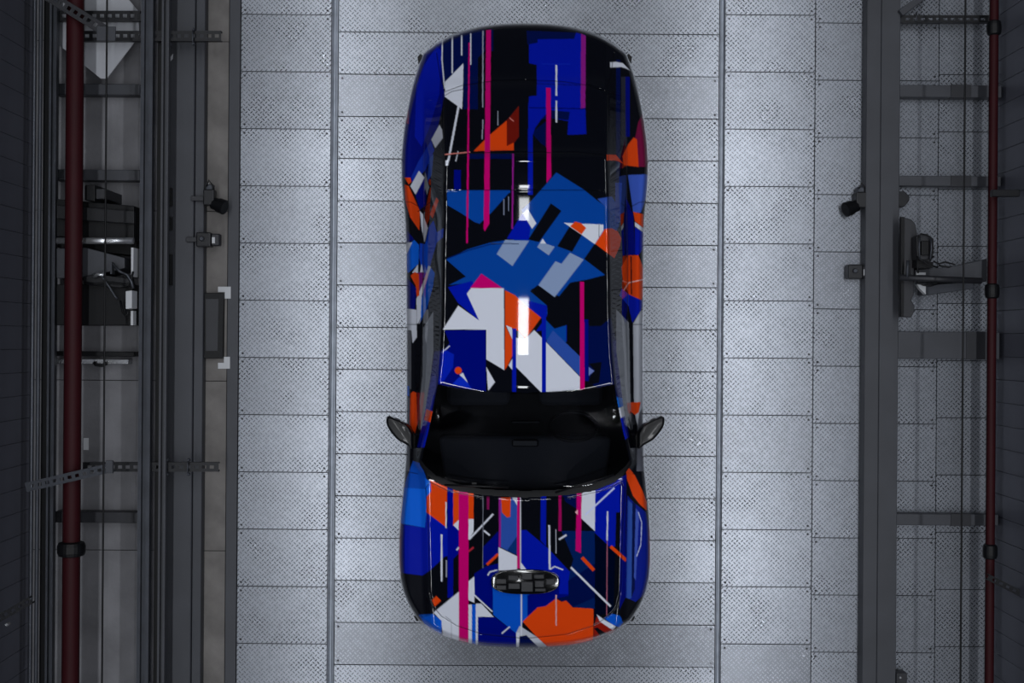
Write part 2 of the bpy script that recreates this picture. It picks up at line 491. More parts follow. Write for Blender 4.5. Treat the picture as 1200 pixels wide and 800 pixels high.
line('#021c60', 1.2, (524, 303), (548, 293.5), (575, 286), (600, 285), (609, 285))
poly(GB, (592, 281), (620, 282), (600.5, 311.6), (582, 297.6)); line('#2c3c60', 1.0, (575, 285), (608, 285.5))
poly(GB, (636, 279.5), (640, 285.5), (650, 289), (643, 299), (629.5, 289.5)); poly(WH, (636, 279.5), (640, 285.5), (633, 285)); poly(GB, (668, 296), (684, 304), (650, 348), (631, 334), (651, 306), (658, 309))
poly(BK, (622, 339), (631, 335), (650, 348.5), (642, 352), (637, 352))
poly(BL, (525, 336.5), (553, 329), (555, 332), (547, 344), (562, 376), (537, 355)); poly(MG, (564, 320.5), (589, 337.5), (551, 337.5))
# roof, middle
poly(WH, (552, 337.5), (590.5, 337.5), (591, 433.5), (570, 421), (570, 386), (519, 386), (537, 358), (561.5, 375.5), (547, 344))
poly(BL, (592, 345), (604, 348), (641, 358), (641, 370), (628, 388), (650, 385), (664, 381), (664, 400), (649, 387), (640, 380), (634, 372))
poly(MB, (640, 375), (650, 385), (663.5, 381), (663.5, 401), (640, 398))
poly(OR, (592, 340), (604, 346), (613, 355), (634, 372), (616, 397), (608, 388), (592, 381)); poly(OR, (592, 381), (605, 407), (595, 428), (591.5, 433.5))
poly(WH, (593, 381), (600, 384), (601, 399)); poly(WH, (605, 396), (616, 397), (626, 386.5), (680, 442), (680, 456.5), (634, 459.5), (604, 429)); poly(WH, (596, 428), (601, 419), (601, 434))
rect(BL, 600.3, 385, 605, 459); rect(BL, 635, 362, 640, 459.5)
poly(SB, (640, 400), (648, 387), (680, 418), (680, 441))
poly(NV, (686, 374), (691, 382), (704, 382), (716, 372), (722, 400), (724, 452), (703, 456), (686, 445)); rect(DB, 684.5, 374, 689.5, 446)
poly(MG, (679.6, 330), (684.4, 330), (685, 456), (679.4, 457)); poly('#6c7cba', (690, 430), (696.5, 434.5), (690, 440)); poly(BK, (690, 426), (705, 424), (702, 448), (688, 452), (692, 440), (697, 434))
poly('#6c7cba', (690, 430), (696.5, 434.5), (690, 440))
poly(DB, (521, 387), (569, 386.5), (569.5, 459), (510, 450), (514, 412), (522, 408), (527, 402)); line(WH, 1.2, (517.5, 413.5), (527, 405))
poly('#0620b0', (522, 410), (532, 415), (531, 430), (519, 448), (513, 448), (516, 414))
disc(OR, 537, 434, 4.2); poly(WH, (538.5, 439), (542.5, 436.5), (548.5, 449)); poly('#0c2cc0', (530, 450), (538, 442), (541, 441), (548, 448), (553, 456))
poly(WH, (570, 430), (580, 447.5), (572, 458))
# left shoulder
rect('#8c1c60', 475, 128, 479, 145)
poly(WH, (515, 146), (518, 152), (519, 161.5), (510, 173.5), (505.5, 163.5)); poly('#1230a8', (505, 165), (509, 176), (498, 200), (484, 214), (482, 207), (490, 190))
poly(SB, (503, 186), (508, 180), (506, 205), (501, 212)); poly(WH, (491, 200), (497.5, 208), (487, 228), (481, 218)); poly(DB, (497.5, 208), (499, 240), (492, 246), (487, 229))
poly(OR, (474, 208), (481, 208), (482, 213), (479, 216)); poly(OR, (474, 216), (479, 218), (492, 247), (491.5, 270), (481, 255), (475, 236))
poly(OR, (511.5, 231), (514, 235), (507, 256), (503.5, 251)); poly(WH, (492, 247), (495.5, 251), (501.5, 267), (497.5, 284), (494, 267))
poly('#1040be', (508, 258), (512, 272), (520, 267), (519, 278), (512, 284), (507, 300), (503, 316), (496, 327), (491, 300), (492, 285), (498, 286), (503, 265)); poly(DB, (477, 270), (485, 280), (479, 284), (474, 284))
poly(BB, (485.5, 281), (491, 287), (490.5, 309), (478, 320), (475, 310), (477, 288)); poly(WH, (474, 284), (483, 284), (477, 297), (474, 300))
poly(WH, (490, 309.5), (490, 319.5), (483, 319.5)); poly(WH, (494, 309), (497, 320), (492, 320)); poly('#701a70', (490, 319), (497, 319), (495, 338), (491, 346))
poly(BB, (504, 312), (509.5, 320), (507, 337), (500, 362), (492, 378), (493, 353)); poly(WH, (502, 311), (505, 312.5), (494, 347), (493, 375), (491.5, 379), (488.5, 379), (488, 350), (497, 328))
poly(OR, (481, 323), (486, 318.5), (491, 321), (491.5, 346), (488.5, 348), (487, 334)); poly(DB, (474, 322), (481, 330), (488, 338), (486, 363), (474, 361))
poly(WH, (473, 361), (488, 363), (488.5, 395), (483.5, 402), (482, 387), (473, 386)); poly('#5c5e66', (473, 387), (482, 388), (482, 456), (473, 452)); rect(BB, 473, 452, 479.5, 464)  # the grey shape paints a reflection in the gloss black wrap
poly(OR, (481, 461), (484, 458.5), (488, 460), (489, 496), (486, 508), (480, 497)); poly('#7c1a20', (489, 460), (492, 460), (492, 490), (489, 500)); poly('#5c5e66', (473, 466), (480, 466), (480, 552), (473, 552))  # grey door strip continues as painted reflection
# left pillar strip
poly(DB, (509, 412), (516, 411), (512, 452), (507, 478), (499, 524), (489, 524), (497, 485), (505, 440)); poly(BL, (507, 440), (512, 440), (499, 524), (489, 524))
poly(OR, (499.5, 479), (507, 482), (505, 495), (497, 492))
# right shoulder
rect(NV, 722, 70, 727, 220); rect('#2a2c38', 728, 90, 735, 170); rect(DB, 733, 90, 738, 160)  # dark grey strip is a body reflection put into the colour
poly(WH, (715, 73), (722, 72.5), (730, 74), (739, 83), (733, 80), (728, 78.5), (715, 79))
poly('#70103c', (753, 133), (762, 150), (762, 196), (747, 195), (744, 163), (748, 143)); poly(OR, (742.5, 161), (746.5, 163), (748.5, 195.5), (731, 193.5), (729.5, 183), (736, 169.5)); poly(OR, (711, 181), (722, 181.5), (731, 192), (722, 188), (711, 188))
poly('#3d5cc0', (736, 205), (762, 204), (760, 225), (751, 249), (742, 249)); poly(OR, (742, 248), (754, 251), (754, 267), (744, 259)); poly(WH, (744, 260), (755, 268), (755, 273), (744, 265))
poly(BL, (744, 266), (755, 273), (755, 290), (748, 299), (744, 298)); poly(DB, (733, 230), (742, 251), (744, 298), (734, 299)); poly('#3048a0', (721, 214), (729, 214), (727, 260), (721, 262))
poly(OR, (736, 299), (748, 299), (756, 318), (757, 340), (751, 353), (738, 347), (730.5, 330), (728, 313)); line('#f0c0b8', 1.1, (731, 340), (737, 331), (756, 327))
line(BK, 1.4, (739.5, 300), (740, 345))
poly('#1438c4', (728.5, 338), (737, 345), (738, 360), (726, 346)); poly(BL, (737, 345), (755, 353), (751, 364), (741, 378), (737, 360))
poly('#b4b8c2', (742, 379), (751, 364), (757, 362), (757, 503), (748, 503), (743, 480)); poly('#5c5e68', (749, 484), (757, 470), (757, 552), (746, 552), (747, 500))
poly(OR, (737.5, 471.5), (751, 471), (748.5, 483), (744, 486), (738, 481))
# right pillar strip
poly(NV, (715, 400), (722, 398), (730, 467), (722, 466)); poly(DB, (718, 400), (722, 398), (730, 467), (724, 466)); poly(BL, (725, 490), (732.5, 487), (737, 512), (729, 517))
poly('#1466cc', (722, 465), (729.5, 466), (730.5, 476), (723.5, 478)); poly(WH, (723, 479), (730.5, 476), (732.8, 487), (725.5, 490.5))
poly('#8e939c', (496, 384), (508, 364), (508, 412), (505, 438), (498, 482), (493, 505), (492, 470), (495, 440))  # left front side window: silvery reflection painted as flat grey
poly('#8e939c', (722, 362), (737, 378), (739, 480), (734, 500), (731, 480), (726, 440), (722, 410))  # right front side window: same painted reflection
# bonnet, left
poly('#0a48b0', (484, 540), (494, 543), (500, 562), (500, 575), (472, 572)); poly(BB, (470, 571), (499, 573), (498, 560), (505, 565), (505, 575), (500, 598), (498, 618), (468, 613))
poly(BL, (462, 613), (498, 618), (500, 600), (514, 609), (524, 618), (537, 616), (537, 648), (521, 652), (504, 668), (495, 674), (462, 670))
poly('#7c1450', (461, 612), (470, 612), (470, 672), (461, 668))
poly(DB, (470, 614), (474, 614), (474, 671), (470, 671))
poly(OR, (504.5, 562), (524, 570), (523.3, 618), (513, 610), (499.5, 600), (500, 582), (505, 576)); poly(OR, (531, 572), (555, 577), (555, 608.5), (540, 609), (531, 616))
rect('#000c8c', 524.5, 568, 531, 700); poly('#000c8c', (531, 616), (537.5, 622), (537.5, 648), (531, 655)); line(WH, 1.4, (522.8, 588), (522.8, 618.5))
poly(WH, (531, 615), (537.6, 609), (537.6, 621.5)); poly(WH, (549, 608), (555, 608), (555, 623), (549, 632))
line(WH, 2.0, (549.5, 632), (578, 602)); line('#6c707c', 1.0, (566, 581), (566, 692)); rect('#7c1450', 570.5, 582, 573.5, 597)
poly(DB, (566, 641), (575, 632), (584, 622), (584, 648), (568, 662), (566, 662)); line(WH, 2.0, (567, 621.5), (574, 627)); line(WH, 1.8, (535, 644.5), (538, 641)); line('#b02838', 2.0, (549, 646), (555, 641))
rect(PU, 584.5, 583, 587, 641); poly(SB, (587, 584), (600, 583), (606, 590), (606, 632), (595, 645), (587, 641)); poly('#0a3070', (606, 628), (606, 650), (594, 645)); poly(OR, (587, 583), (598.5, 583), (598, 605.5), (594, 606), (588, 600))
poly(WH, (600.5, 583), (606, 583), (606, 592)); line(OR, 3.0, (570.5, 661.5), (584, 649))
poly(DB, (556, 672), (568, 664), (584, 660), (584, 720), (556, 697)); poly(WH, (584.3, 641), (606, 651.5), (606, 668), (584.3, 668))
poly(BL, (610, 621), (617, 621), (643, 643), (668, 670), (666, 698), (612, 698)); rect(MG, 606, 583, 609, 666); line(WH, 1.0, (610, 583), (610, 666)); poly(WH, (610, 658), (617, 667.5), (610, 667.5))
line(WH, 1.8, (517.5, 626), (517.5, 681)); line('#a0a4b4', 1.2, (523.2, 656), (523.2, 676)); poly(BK, (522, 655), (516, 661), (516, 672), (522, 668))
line(WH, 1.8, (517.5, 626), (517.5, 681))
poly(OR, (506, 703), (511.5, 698), (517, 703.5), (509.5, 710.5))
poly(WH, (508, 717.5), (539, 692), (539, 756), (519, 744), (517, 727)); poly(MB, (490, 720), (507.5, 719), (517.5, 727), (517.5, 744), (500, 736)); poly('#0a56cc', (494, 724), (507.5, 719.5), (517.5, 727), (517.5, 744), (500, 736))
line('#8c909c', 0.8, (522, 722), (529, 727)); line('#b0b4c0', 0.8, (529, 728), (529, 748))
poly(WH, (549, 681), (556, 675), (556, 706), (549, 703)); rect(WH, 549, 708, 553, 760); rect('#0a56cc', 553, 708, 557.5, 760); rect(WH, 557.5, 707, 560, 760)
poly(WH, (560, 707), (564, 707), (578.5, 722.5), (560, 722.5)); poly(DB, (560, 722.8), (580, 723), (605, 742), (605, 760), (560, 760))
poly(MB, (577.5, 688), (612, 688), (620, 695), (620, 720), (612, 730), (610, 741), (605, 742), (580, 722), (577.5, 716)); poly('#0a52c4', (577.5, 688), (620, 688), (620, 720), (612, 730), (610, 741), (605, 742), (578, 720))
line(WH, 1.6, (551.5, 693), (577, 716.5)); line(WH, 1.5, (588, 742), (597.5, 734)); rect(MG, 537.8, 575, 549, 760)
# bonnet, right
poly('#04205a', (658, 622), (697, 622), (697, 713), (671, 711), (655, 697), (665, 690), (668, 668), (672, 655)); poly(NV, (643, 696), (666, 680), (697, 660), (697, 700), (671, 711), (660, 705))
poly(BL, (697.5, 570), (726, 556), (727, 640), (714, 640), (697, 624)); poly(DB, (726, 560), (734, 556), (733, 700), (726, 714), (727, 640)); poly('#000820', (697, 626), (714, 640), (726, 650), (724, 715), (697, 722))
poly(BK, (722, 600), (727, 600), (725, 715), (719, 715))
poly(NV, (659, 580), (676, 578), (676, 596), (663, 588)); poly(BL, (633.5, 581), (640, 581), (640, 640), (633.5, 633)); rect('#9c0c58', 654.5, 580, 658, 622)
poly(WH, (682, 577), (697.6, 573), (697, 622), (681, 607)); poly(MG, (676, 576), (681.6, 576), (680.8, 648), (674.6, 645)); poly('#e8b0b8', (674, 600), (677, 597), (677, 603))
line('#c8d0f4', 1.8, (720, 571.5), (686, 603)); line(WH, 2.0, (643.6, 615), (644.2, 667)); line('#b0b4c0', 1.1, (651.5, 620), (651.5, 648)); line(WH, 2.0, (655, 632), (664, 626.5))
line(OR, 4.0, (682, 653), (696, 668)); line(WH, 1.6, (712, 599), (711.5, 633)); line('#a05a70', 1.1, (711.5, 633), (711, 721)); line(OR, 3.8, (715.5, 640), (734, 656.5)); line(WH, 2.3, (669, 664.5), (715.7, 710.5))
poly(DB, (618, 697), (655, 690), (666, 682), (666, 698), (652, 701), (640, 710), (630, 712), (617, 724)); rect(BL, 655, 668, 666, 696); poly('#0a52c4', (612, 695), (618, 695), (618, 722), (612, 728))
poly(OR, (612.5, 728), (630, 711.5), (639.5, 710), (651.5, 701), (658, 705), (663.5, 703.5), (671, 711.5), (695.6, 713), (695, 755), (685, 759), (646, 762), (638, 754), (629, 746))
line('#cfa0a0', 1.5, (651.7, 697), (651.7, 733)); poly('#b8bcc8', (609, 733), (629, 746), (646, 762), (634, 762), (617, 744), (605, 746), (605, 741)); poly(NV, (605, 746), (618, 745), (635, 762), (605, 762))
line(WH, 1.6, (611, 695), (611, 745)); poly(WH, (605, 741), (609, 741), (608, 760), (605, 760))
poly('#0a54c8', (708, 724), (717, 719), (726, 721), (731, 728), (726, 735), (717, 731)); poly('#8a1a10', (699, 722), (721, 738), (712, 748), (696, 755), (696, 735)); poly(BK, (696, 736), (700, 735), (712, 743), (706, 748)); poly(WH, (699, 719.5), (709, 726.5), (722, 734), (718, 738), (703, 728))
# right front wing
poly('#0a1c86', (735, 580), (742, 588), (757, 600), (765, 640), (762, 690), (745, 705), (733, 700)); poly(SB, (736, 585), (741, 590), (740, 700), (734, 704)); poly(NV, (741, 588), (745, 590), (744, 690), (740, 700)); poly('#3c54b4', (745, 595), (749, 600), (745, 680), (743, 676))
poly(OR, (733, 546), (738, 549), (744, 557), (753, 575), (758, 588), (758, 598), (750, 591), (742, 581), (735, 562)); line('#c4ccec', 0.9, (748, 600), (752, 612), (751, 638), (746, 652))
poly('#7c1450', (760, 615), (766, 615), (766, 665), (760, 665)); poly(BK, (734, 700), (745, 705), (762, 690), (766, 700), (740, 735), (729, 728), (726, 716))
line(WH, 1.4, (571.5, 674), (574, 670), (583, 667.5)); line(WH, 1.4, (644.5, 667), (650, 663.5), (660, 667.5))
#ENDLIVERY#

lv = liv.reshape(LH // 2, 2, LW // 2, 2, 3).mean(axis=(1, 3)); LS = SS / 2


def sample(px, py):
    x = np.clip((px - LX0) * LS - 0.5, 0, lv.shape[1] - 1.001); y = np.clip((py - LY0) * LS - 0.5, 0, lv.shape[0] - 1.001)
    xi = x.astype(int); yi = y.astype(int); fx_ = (x - xi)[..., None]; fy_ = (y - yi)[..., None]
    return (lv[yi, xi] * (1 - fx_) * (1 - fy_) + lv[yi, xi + 1] * fx_ * (1 - fy_) + lv[yi + 1, xi] * (1 - fx_) * fy_ + lv[yi + 1, xi + 1] * fx_ * fy_)


# side print: long shards in (y, z)
SHARDS = []
for c, n in ((BL, 14), (BB, 7), (WH, 9), (OR, 9), (MG, 5), (DB, 10)):
    for _ in range(n):
        y = random.uniform(-2.5, 2.5); z = random.uniform(0.2, 0.8); w = random.uniform(0.08, 0.4); h = random.uniform(0.06, 0.4); s = random.uniform(-0.5, 0.5)
        SHARDS.append((np.array(lin(c)), y, z, w, h, s))
random.shuffle(SHARDS)


def side_colour(y, z, sgn):
    out = np.tile(np.array(lin(BK)), (y.size, 1)).reshape(y.shape + (3,))
    for (c, yy, zz, w, h, s) in SHARDS:
        u = (y - yy * sgn) + s * (z - zz); v = z - zz
        m_ = (np.abs(v) < h / 2) & (np.abs(u) < w / 2 * (0.5 + v / h + 0.25))
        out[m_] = c
    return out


# ------------------------------------------------------------------ the car body
def smooth1(a, n):
    k = np.ones(n) / n
    p = np.pad(a, (n // 2, n // 2), mode='reflect', reflect_type='odd')
    return np.convolve(p, k, mode='valid')[:a.size]


def resample(pts, n, sm=9):
    P = np.array(pts, float); d = np.r_[0, np.cumsum(np.hypot(*np.diff(P, axis=0).T))]
    t = np.linspace(0, d[-1], n)
    x, y = np.interp(t, d, P[:, 0]), np.interp(t, d, P[:, 1])
    for _ in range(3):
        x, y = smooth1(x, sm), smooth1(y, sm)
    return np.c_[x, y]


NS, NT = 361, 821
side = [(119, 62), (129, 85), (134, 110), (139.5, 135), (144, 165), (146, 200), (144, 228), (140.5, 248), (139.5, 300), (139, 420), (139.5, 540), (143, 573), (147, 610), (148.5, 650), (147, 680), (142, 700), (134, 716), (124, 727.5)]
rearc = [(-119, 62), (-105, 50.5), (-85, 39.5), (-55, 31), (-25, 27.5), (0, 27), (25, 27.5), (55, 31), (85, 39.5), (105, 50.5), (119, 62)]
frontc = [(-124, 727.5), (-115, 735), (-101, 743), (-75, 752.5), (-50, 757), (-20, 758.5), (0, 758.7), (20, 758.5), (50, 757), (75, 752.5), (101, 743), (115, 735), (124, 727.5)]
R_ = resample(side, NT, 41); Lf = R_.copy(); Lf[:, 0] *= -1
Re = resample(rearc, NS, 21); Fr = resample(frontc, NS, 21)
for cur, a, b in ((Re, Lf[0], R_[0]), (Fr, Lf[-1], R_[-1])):
    cur[0], cur[-1] = a, b
s = np.linspace(0, 1, NS)[None, :, None]; t = np.linspace(0, 1, NT)[:, None, None]
G = (1 - s) * Lf[:, None, :] + s * R_[:, None, :] + (1 - t) * Re[None] + t * Fr[None] - ((1 - s) * (1 - t) * Lf[0] + s * (1 - t) * R_[0] + (1 - s) * t * Lf[-1] + s * t * R_[-1])
U, V = G[..., 0], G[..., 1]
AU = np.abs(U)

KEY = [  # v, centre z, rail z, rail u, glass-bottom u, glass-bottom z, shoulder u, shoulder z
    (15, .86, .84, 96, 119, .78, 128, .74), (45, .97, .95, 96, 119, .90, 128, .86), (92, 1.13, 1.11, 95, 119, .98, 130, .92),
    (100, 1.17, 1.15, 95, 119, 1.0, 131, .93), (176, 1.44, 1.42, 95, 119, 1.02, 134, .95), (184, 1.49, 1.47, 95, 119, 1.02, 134, .95), (222, 1.542, 1.522, 96, 119, 1.02, 133, .95),
    (255, 1.572, 1.551, 96, 119, 1.02, 132, .95), (300, 1.589, 1.567, 97, 120, 1.03, 130, .97), (372, 1.593, 1.571, 98, 120, 1.03, 130, .98), (420, 1.590, 1.568, 100, 121, 1.04, 130, .98), (459, 1.577, 1.556, 103.5, 122, 1.05, 130, .99),
    (482, 1.460, 1.437, 110, 123.5, 1.06, 130, 1.0), (525, 1.285, 1.262, 121, 127, 1.07, 131, 1.0), (560, 1.145, 1.12, 125, 129, 1.05, 133, 1.0), (577, 1.077, 1.068, 116, 125, 1.02, 134, .99),
    (600, 1.06, 1.048, 114, 122, 1.0, 135, .97), (650, 1.025, 1.008, 113, 121, .96, 137, .93), (700, .965, .949, 112, 119, .90, 136, .87), (735, .89, .875, 108, 116, .82, 130, .79), (775, .77, .75, 104, 112, .70, 125, .67)]
K = np.array(KEY)
vs = np.arange(0, 790.0, 1.0)
KC = [smooth1(smooth1(np.interp(vs, K[:, 0], K[:, j]), 7), 7) for j in range(1, 8)]
bow = 22 * np.clip(AU / 120, 0, 1.1) ** 2 * np.exp(-((V - 562) / 34) ** 2) + 9 * np.clip(AU / 100, 0, 1) ** 2 * np.exp(-((V - 455) / 40) ** 2)
VE = V + bow
kc, kr, ku, gu, gz, su, sz = [np.interp(VE, vs, k) for k in KC]
Z = np.where(AU <= ku, kc - (kc - kr) * (AU / ku) ** 2.0, 0)
tt = (AU - ku) / (gu - ku); Z = np.where((AU > ku) & (AU <= gu), kr + (gz - kr) * tt, Z)
tt = (AU - gu) / (su - gu); Z = np.where((AU > gu) & (AU <= su), gz + (sz - gz) * tt, Z)
Z = np.where(AU > su, sz - 0.05 * (AU - su) / 14, Z)


def blur(z, n):
    k = np.hanning(n + 2)[1:-1]; k /= k.sum()
    z = np.pad(z, n // 2, mode='edge')
    z = np.apply_along_axis(lambda a: np.convolve(a, k, mode='valid'), 0, z)
    return np.apply_along_axis(lambda a: np.convolve(a, k, mode='valid'), 1, z)


Z = blur(Z, 7)
out = np.vstack([Lf, Fr, R_[::-1], Re[::-1]])[::5]
D = np.full(U.shape, 1e9)
for a, b in zip(out, np.roll(out, -1, axis=0)):
    dv = b - a; L2 = max(dv @ dv, 1e-9)
    q = np.clip(((U - a[0]) * dv[0] + (V - a[1]) * dv[1]) / L2, 0, 1)
    D = np.minimum(D, np.hypot(U - a[0] - q * dv[0], V - a[1] - q * dv[1]))
RR = 7.0
e_ = np.clip(1 - D / RR, 0, 1)
Z = Z - 0.20 * (1 - np.sqrt(np.clip(1 - e_ ** 2, 0, 1)))

# shut lines: (u, v) polylines, both sides unless marked
def ub(v):  # windshield base curve
    return v
SEAMS = [
    [(0, 585), (50, 583), (90, 575), (112, 565), (117, 572), (114, 620), (112.5, 690), (108, 710), (98, 722), (80, 733), (50, 743), (0, 748)],     # bonnet
    [(0, 94), (40, 95), (75, 100), (94, 107), (100, 90), (104, 62)],
    [(0, 178.5), (60, 178.5), (94, 182)],
    [(0, 222.5), (60, 222.5), (92, 223)],
    [(126, 248), (121, 244), (134, 237), (146, 236)],
    [(122, 372), (126, 380), (142, 380)], [(126, 555), (142, 552)],
    [(97, 110), (96, 222), (97, 300), (98, 372), (100, 420), (104, 452)],
    [(119, 240), (120, 300), (120, 372)],
]
SD = np.full(U.shape, 1e9)
for pl in SEAMS:
    for a, b in zip(pl[:-1], pl[1:]):
        a, b = np.array(a, float), np.array(b, float); dv = b - a; L2 = dv @ dv
        q = np.clip(((AU - a[0]) * dv[0] + (V - a[1]) * dv[1]) / L2, 0, 1)
        SD = np.minimum(SD, np.hypot(AU - a[0] - q * dv[0], V - a[1] - q * dv[1]))
groove = np.clip(1 - SD / 1.1, 0, 1)
Zs = Z - 0.006 * groove

KX = (CH - Zs) / F
X0 = 0.10
WX = U * KX; WY = (400 - V) * KX
PXT = 600 + (WX + X0) / KX; PYT = V
colr = sample(PXT, PYT)
gm = (np.clip(1 - SD / 0.8, 0, 1) * 0.85)[..., None]
colr = colr * (1 - gm) + np.array(lin('#06070a')) * gm

P3 = np.stack([WX, WY, Zs], -1)
du = np.gradient(P3, axis=1); dvv = np.gradient(P3, axis=0)
NRM = np.cross(dvv, du); NRM /= np.maximum(np.linalg.norm(NRM, axis=-1, keepdims=True), 1e-12)
NRM[NRM[..., 2] < 0] *= -1

# which panel each cell belongs to
cu = (U[:-1, :-1] + U[1:, 1:]) / 2; cv = (V[:-1, :-1] + V[1:, 1:]) / 2; ca = np.abs(cu)
ve = cv


def below_curve(pts, a, v):   # v beyond the curve v = f(a)
    P = np.array(pts, float)
    return v > np.interp(a, P[:, 0], P[:, 1])


WS_TOP = [(0, 460), (40, 459), (80, 455), (103, 450)]
WS_BOT = [(0, 583), (50, 580), (80, 575), (105, 565), (118, 553), (126, 541)]
WS_GL = [(0, 575), (50, 573), (80, 567), (105, 557), (118, 545), (126, 534)]
pill_in = np.interp(cv, [440, 455, 480, 505, 530, 545], [103, 104, 109, 114, 120, 123])
rail = np.interp(cv, vs, KC[2]); glb = np.interp(cv, vs, KC[3])
part = np.full(cu.shape, '', dtype=object)
sd = np.where(cu < 0, 'L', 'R')
part[:] = 'front_wing'
part[(cv < 552)] = 'front_door'; part[cv < 380] = 'rear_door'; part[cv < 238 + 0 * cv] = 'rear_quarter'
isg = (ca > rail + 2.5) & (ca < glb - 0.5)
part[isg & (cv > 245) & (cv < 368)] = 'rear_side_window'; part[isg & (cv >= 368) & (cv < 528)] = 'front_side_window'
part[isg & (cv > 112) & (cv <= 240)] = 'quarter_window'
roofm = (ca <= rail + 2.5) & (cv > 222.5) & ~below_curve(WS_TOP, ca, cv); part[roofm] = 'roof'
part[(ca <= rail + 2.5) & (cv >= 178.5) & (cv <= 222.5)] = 'rear_spoiler'
part[(ca <= rail + 2.5) & (cv < 178.5) & (cv >= 94)] = 'rear_window'
part[(ca <= 103) & (cv < 94) & (D[:-1, :-1] > 10)] = 'tailgate'
part[(cv < 110) & (D[:-1, :-1] <= 10) & (cv < 94)] = 'rear_bumper'
ws = below_curve(WS_TOP, ca, cv) & ~below_curve(WS_GL, ca, cv) & (ca < pill_in); part[ws] = 'windshield'
part[below_curve(WS_TOP, ca, cv) & (cv < 545) & (ca >= pill_in) & (ca <= rail + 3)] = 'windshield_pillar'
part[below_curve(WS_GL, ca, cv) & ~below_curve(WS_BOT, ca, cv) & (ca < 124)] = 'cowl'
hoodedge = np.interp(cv, [560, 572, 620, 690, 710, 722, 733, 743, 748], [113, 117, 114, 112.5, 108, 98, 80, 50, 0])
part[below_curve(WS_BOT, ca, cv) & (ca < hoodedge) & (cv < 748)] = 'bonnet'
part[(cv > 700) & ~((ca < hoodedge) & (cv < 748))] = 'front_bumper'
part = np.where(np.isin(part, ['roof', 'rear_spoiler', 'rear_window', 'tailgate', 'rear_bumper', 'windshield', 'cowl', 'bonnet', 'front_bumper']), part, part + '|' + sd)

# body paint: colour attribute carries the print
pm_ = bpy.data.materials.new('printed_wrap'); pm_.use_nodes = True
nt = pm_.node_tree; b = nt.nodes['Principled BSDF']
at_ = nt.nodes.new('ShaderNodeAttribute'); at_.attribute_name = 'wrap'; nt.links.new(at_.outputs['Color'], b.inputs['Base Color'])
b.inputs['Roughness'].default_value = 0.45; b.inputs['Specular IOR Level'].default_value = 0.0; b.inputs['Coat Weight'].default_value = 1.0; b.inputs['Coat Roughness'].default_value = 0.03
M['wrap'] = pm_

car = empty('car', (0, 0, 0), 'car in a black, blue, white, orange and magenta printed wrap parked on the plates', 'car', rz=TH)
car.location = (X0 * math.cos(TH), X0 * math.sin(TH), 0)


def raw_mesh(name, verts, quads, cols, nrms, m, parent):
    me = bpy.data.meshes.new(name)
    me.vertices.add(len(verts)); me.vertices.foreach_set('co', verts.astype(np.float32).ravel())
    me.loops.add(quads.size); me.loops.foreach_set('vertex_index', quads.astype(np.int32).ravel())
    me.polygons.add(len(quads)); me.polygons.foreach_set('loop_start', np.arange(0, quads.size, 4, dtype=np.int32))
    try: me.polygons.foreach_set('loop_total', np.full(len(quads), 4, dtype=np.int32))
    except Exception: pass
    me.update(calc_edges=True)
    me.polygons.foreach_set('use_smooth', np.ones(len(quads), bool))
    a = me.color_attributes.new('wrap', 'FLOAT_COLOR', 'POINT')
    a.data.foreach_set('color', np.c_[cols, np.ones(len(cols))].astype(np.float32).ravel())
    if nrms is not None:
        me.normals_split_custom_set_from_vertices(nrms.astype(np.float32))
    me.materials.append(m)
    return link(name, me, parent=parent)


idx = np.arange(NT * NS).reshape(NT, NS)
Q = np.stack([idx[:-1, :-1], idx[1:, :-1], idx[1:, 1:], idx[:-1, 1:]], -1)
fv, fc, fn = P3.reshape(-1, 3), colr.reshape(-1, 3), NRM.reshape(-1, 3)
mats = {'windshield': M['glass'], 'cowl': M['black']}
GLASSY = ('front_side_window', 'rear_side_window')
body_parts = {}
for p in sorted(set(part.ravel())):
    q = Q[part == p]
    u_, inv = np.unique(q.ravel(), return_inverse=True)
    nm = p.split('|')[0]
    m = mats.get(nm, M['wrap'])
    body_parts[p] = raw_mesh(nm, fv[u_], inv.reshape(-1, 4), fc[u_], fn[u_], m, car)

# body sides below the widest line, split into sills, wheel arches cut out
ring = np.concatenate([idx[0, ::2], idx[2::2, -1], idx[-1, -3::-2], idx[-3:1:-2, 0]])
RP = fv[ring]
nr = len(ring)
tang = np.roll(RP[:, :2], -1, axis=0) - np.roll(RP[:, :2], 1, axis=0)
tang /= np.maximum(np.linalg.norm(tang, axis=1, keepdims=True), 1e-9)
nin = np.c_[-tang[:, 1], tang[:, 0]]
cent = RP[:, :2].mean(0)
flip = ((cent - RP[:, :2]) * nin).sum(1) < 0
nin[flip] *= -1
rows = 26
SV = []
WHY = (1.345, -1.655)
for r in range(rows):
    f = r / (rows - 1)
    z = RP[:, 2] * (1 - f) + 0.23 * f
    tuck = 0.006 * math.sin(math.pi * min(f * 2, 1)) + 0.07 * max(0, f - 0.35) ** 1.5
    SV.append(np.c_[RP[:, :2] + nin * tuck, z])
SV = np.array(SV)
sc_col = np.zeros((rows, nr, 3))
top = fc[ring]
scl = side_colour(SV[..., 1], SV[..., 2], 1.0)
scr = side_colour(SV[..., 1] * -1, SV[..., 2], 1.0)
sc_col = np.where((SV[..., 0] < 0)[..., None], scl, scr)
sc_col[0] = top; sc_col[1] = top
sc_col[-4:] = lin('#0a0a0c')
ii = np.arange(rows * nr).reshape(rows, nr)
SQ = np.stack([ii[:-1], np.roll(ii[:-1], -1, axis=1), np.roll(ii[1:], -1, axis=1), ii[1:]], -1)
cy = SV[:-1, :, 1]; cz = (SV[:-1, :, 2] + SV[1:, :, 2]) / 2; cx = SV[:-1, :, 0]
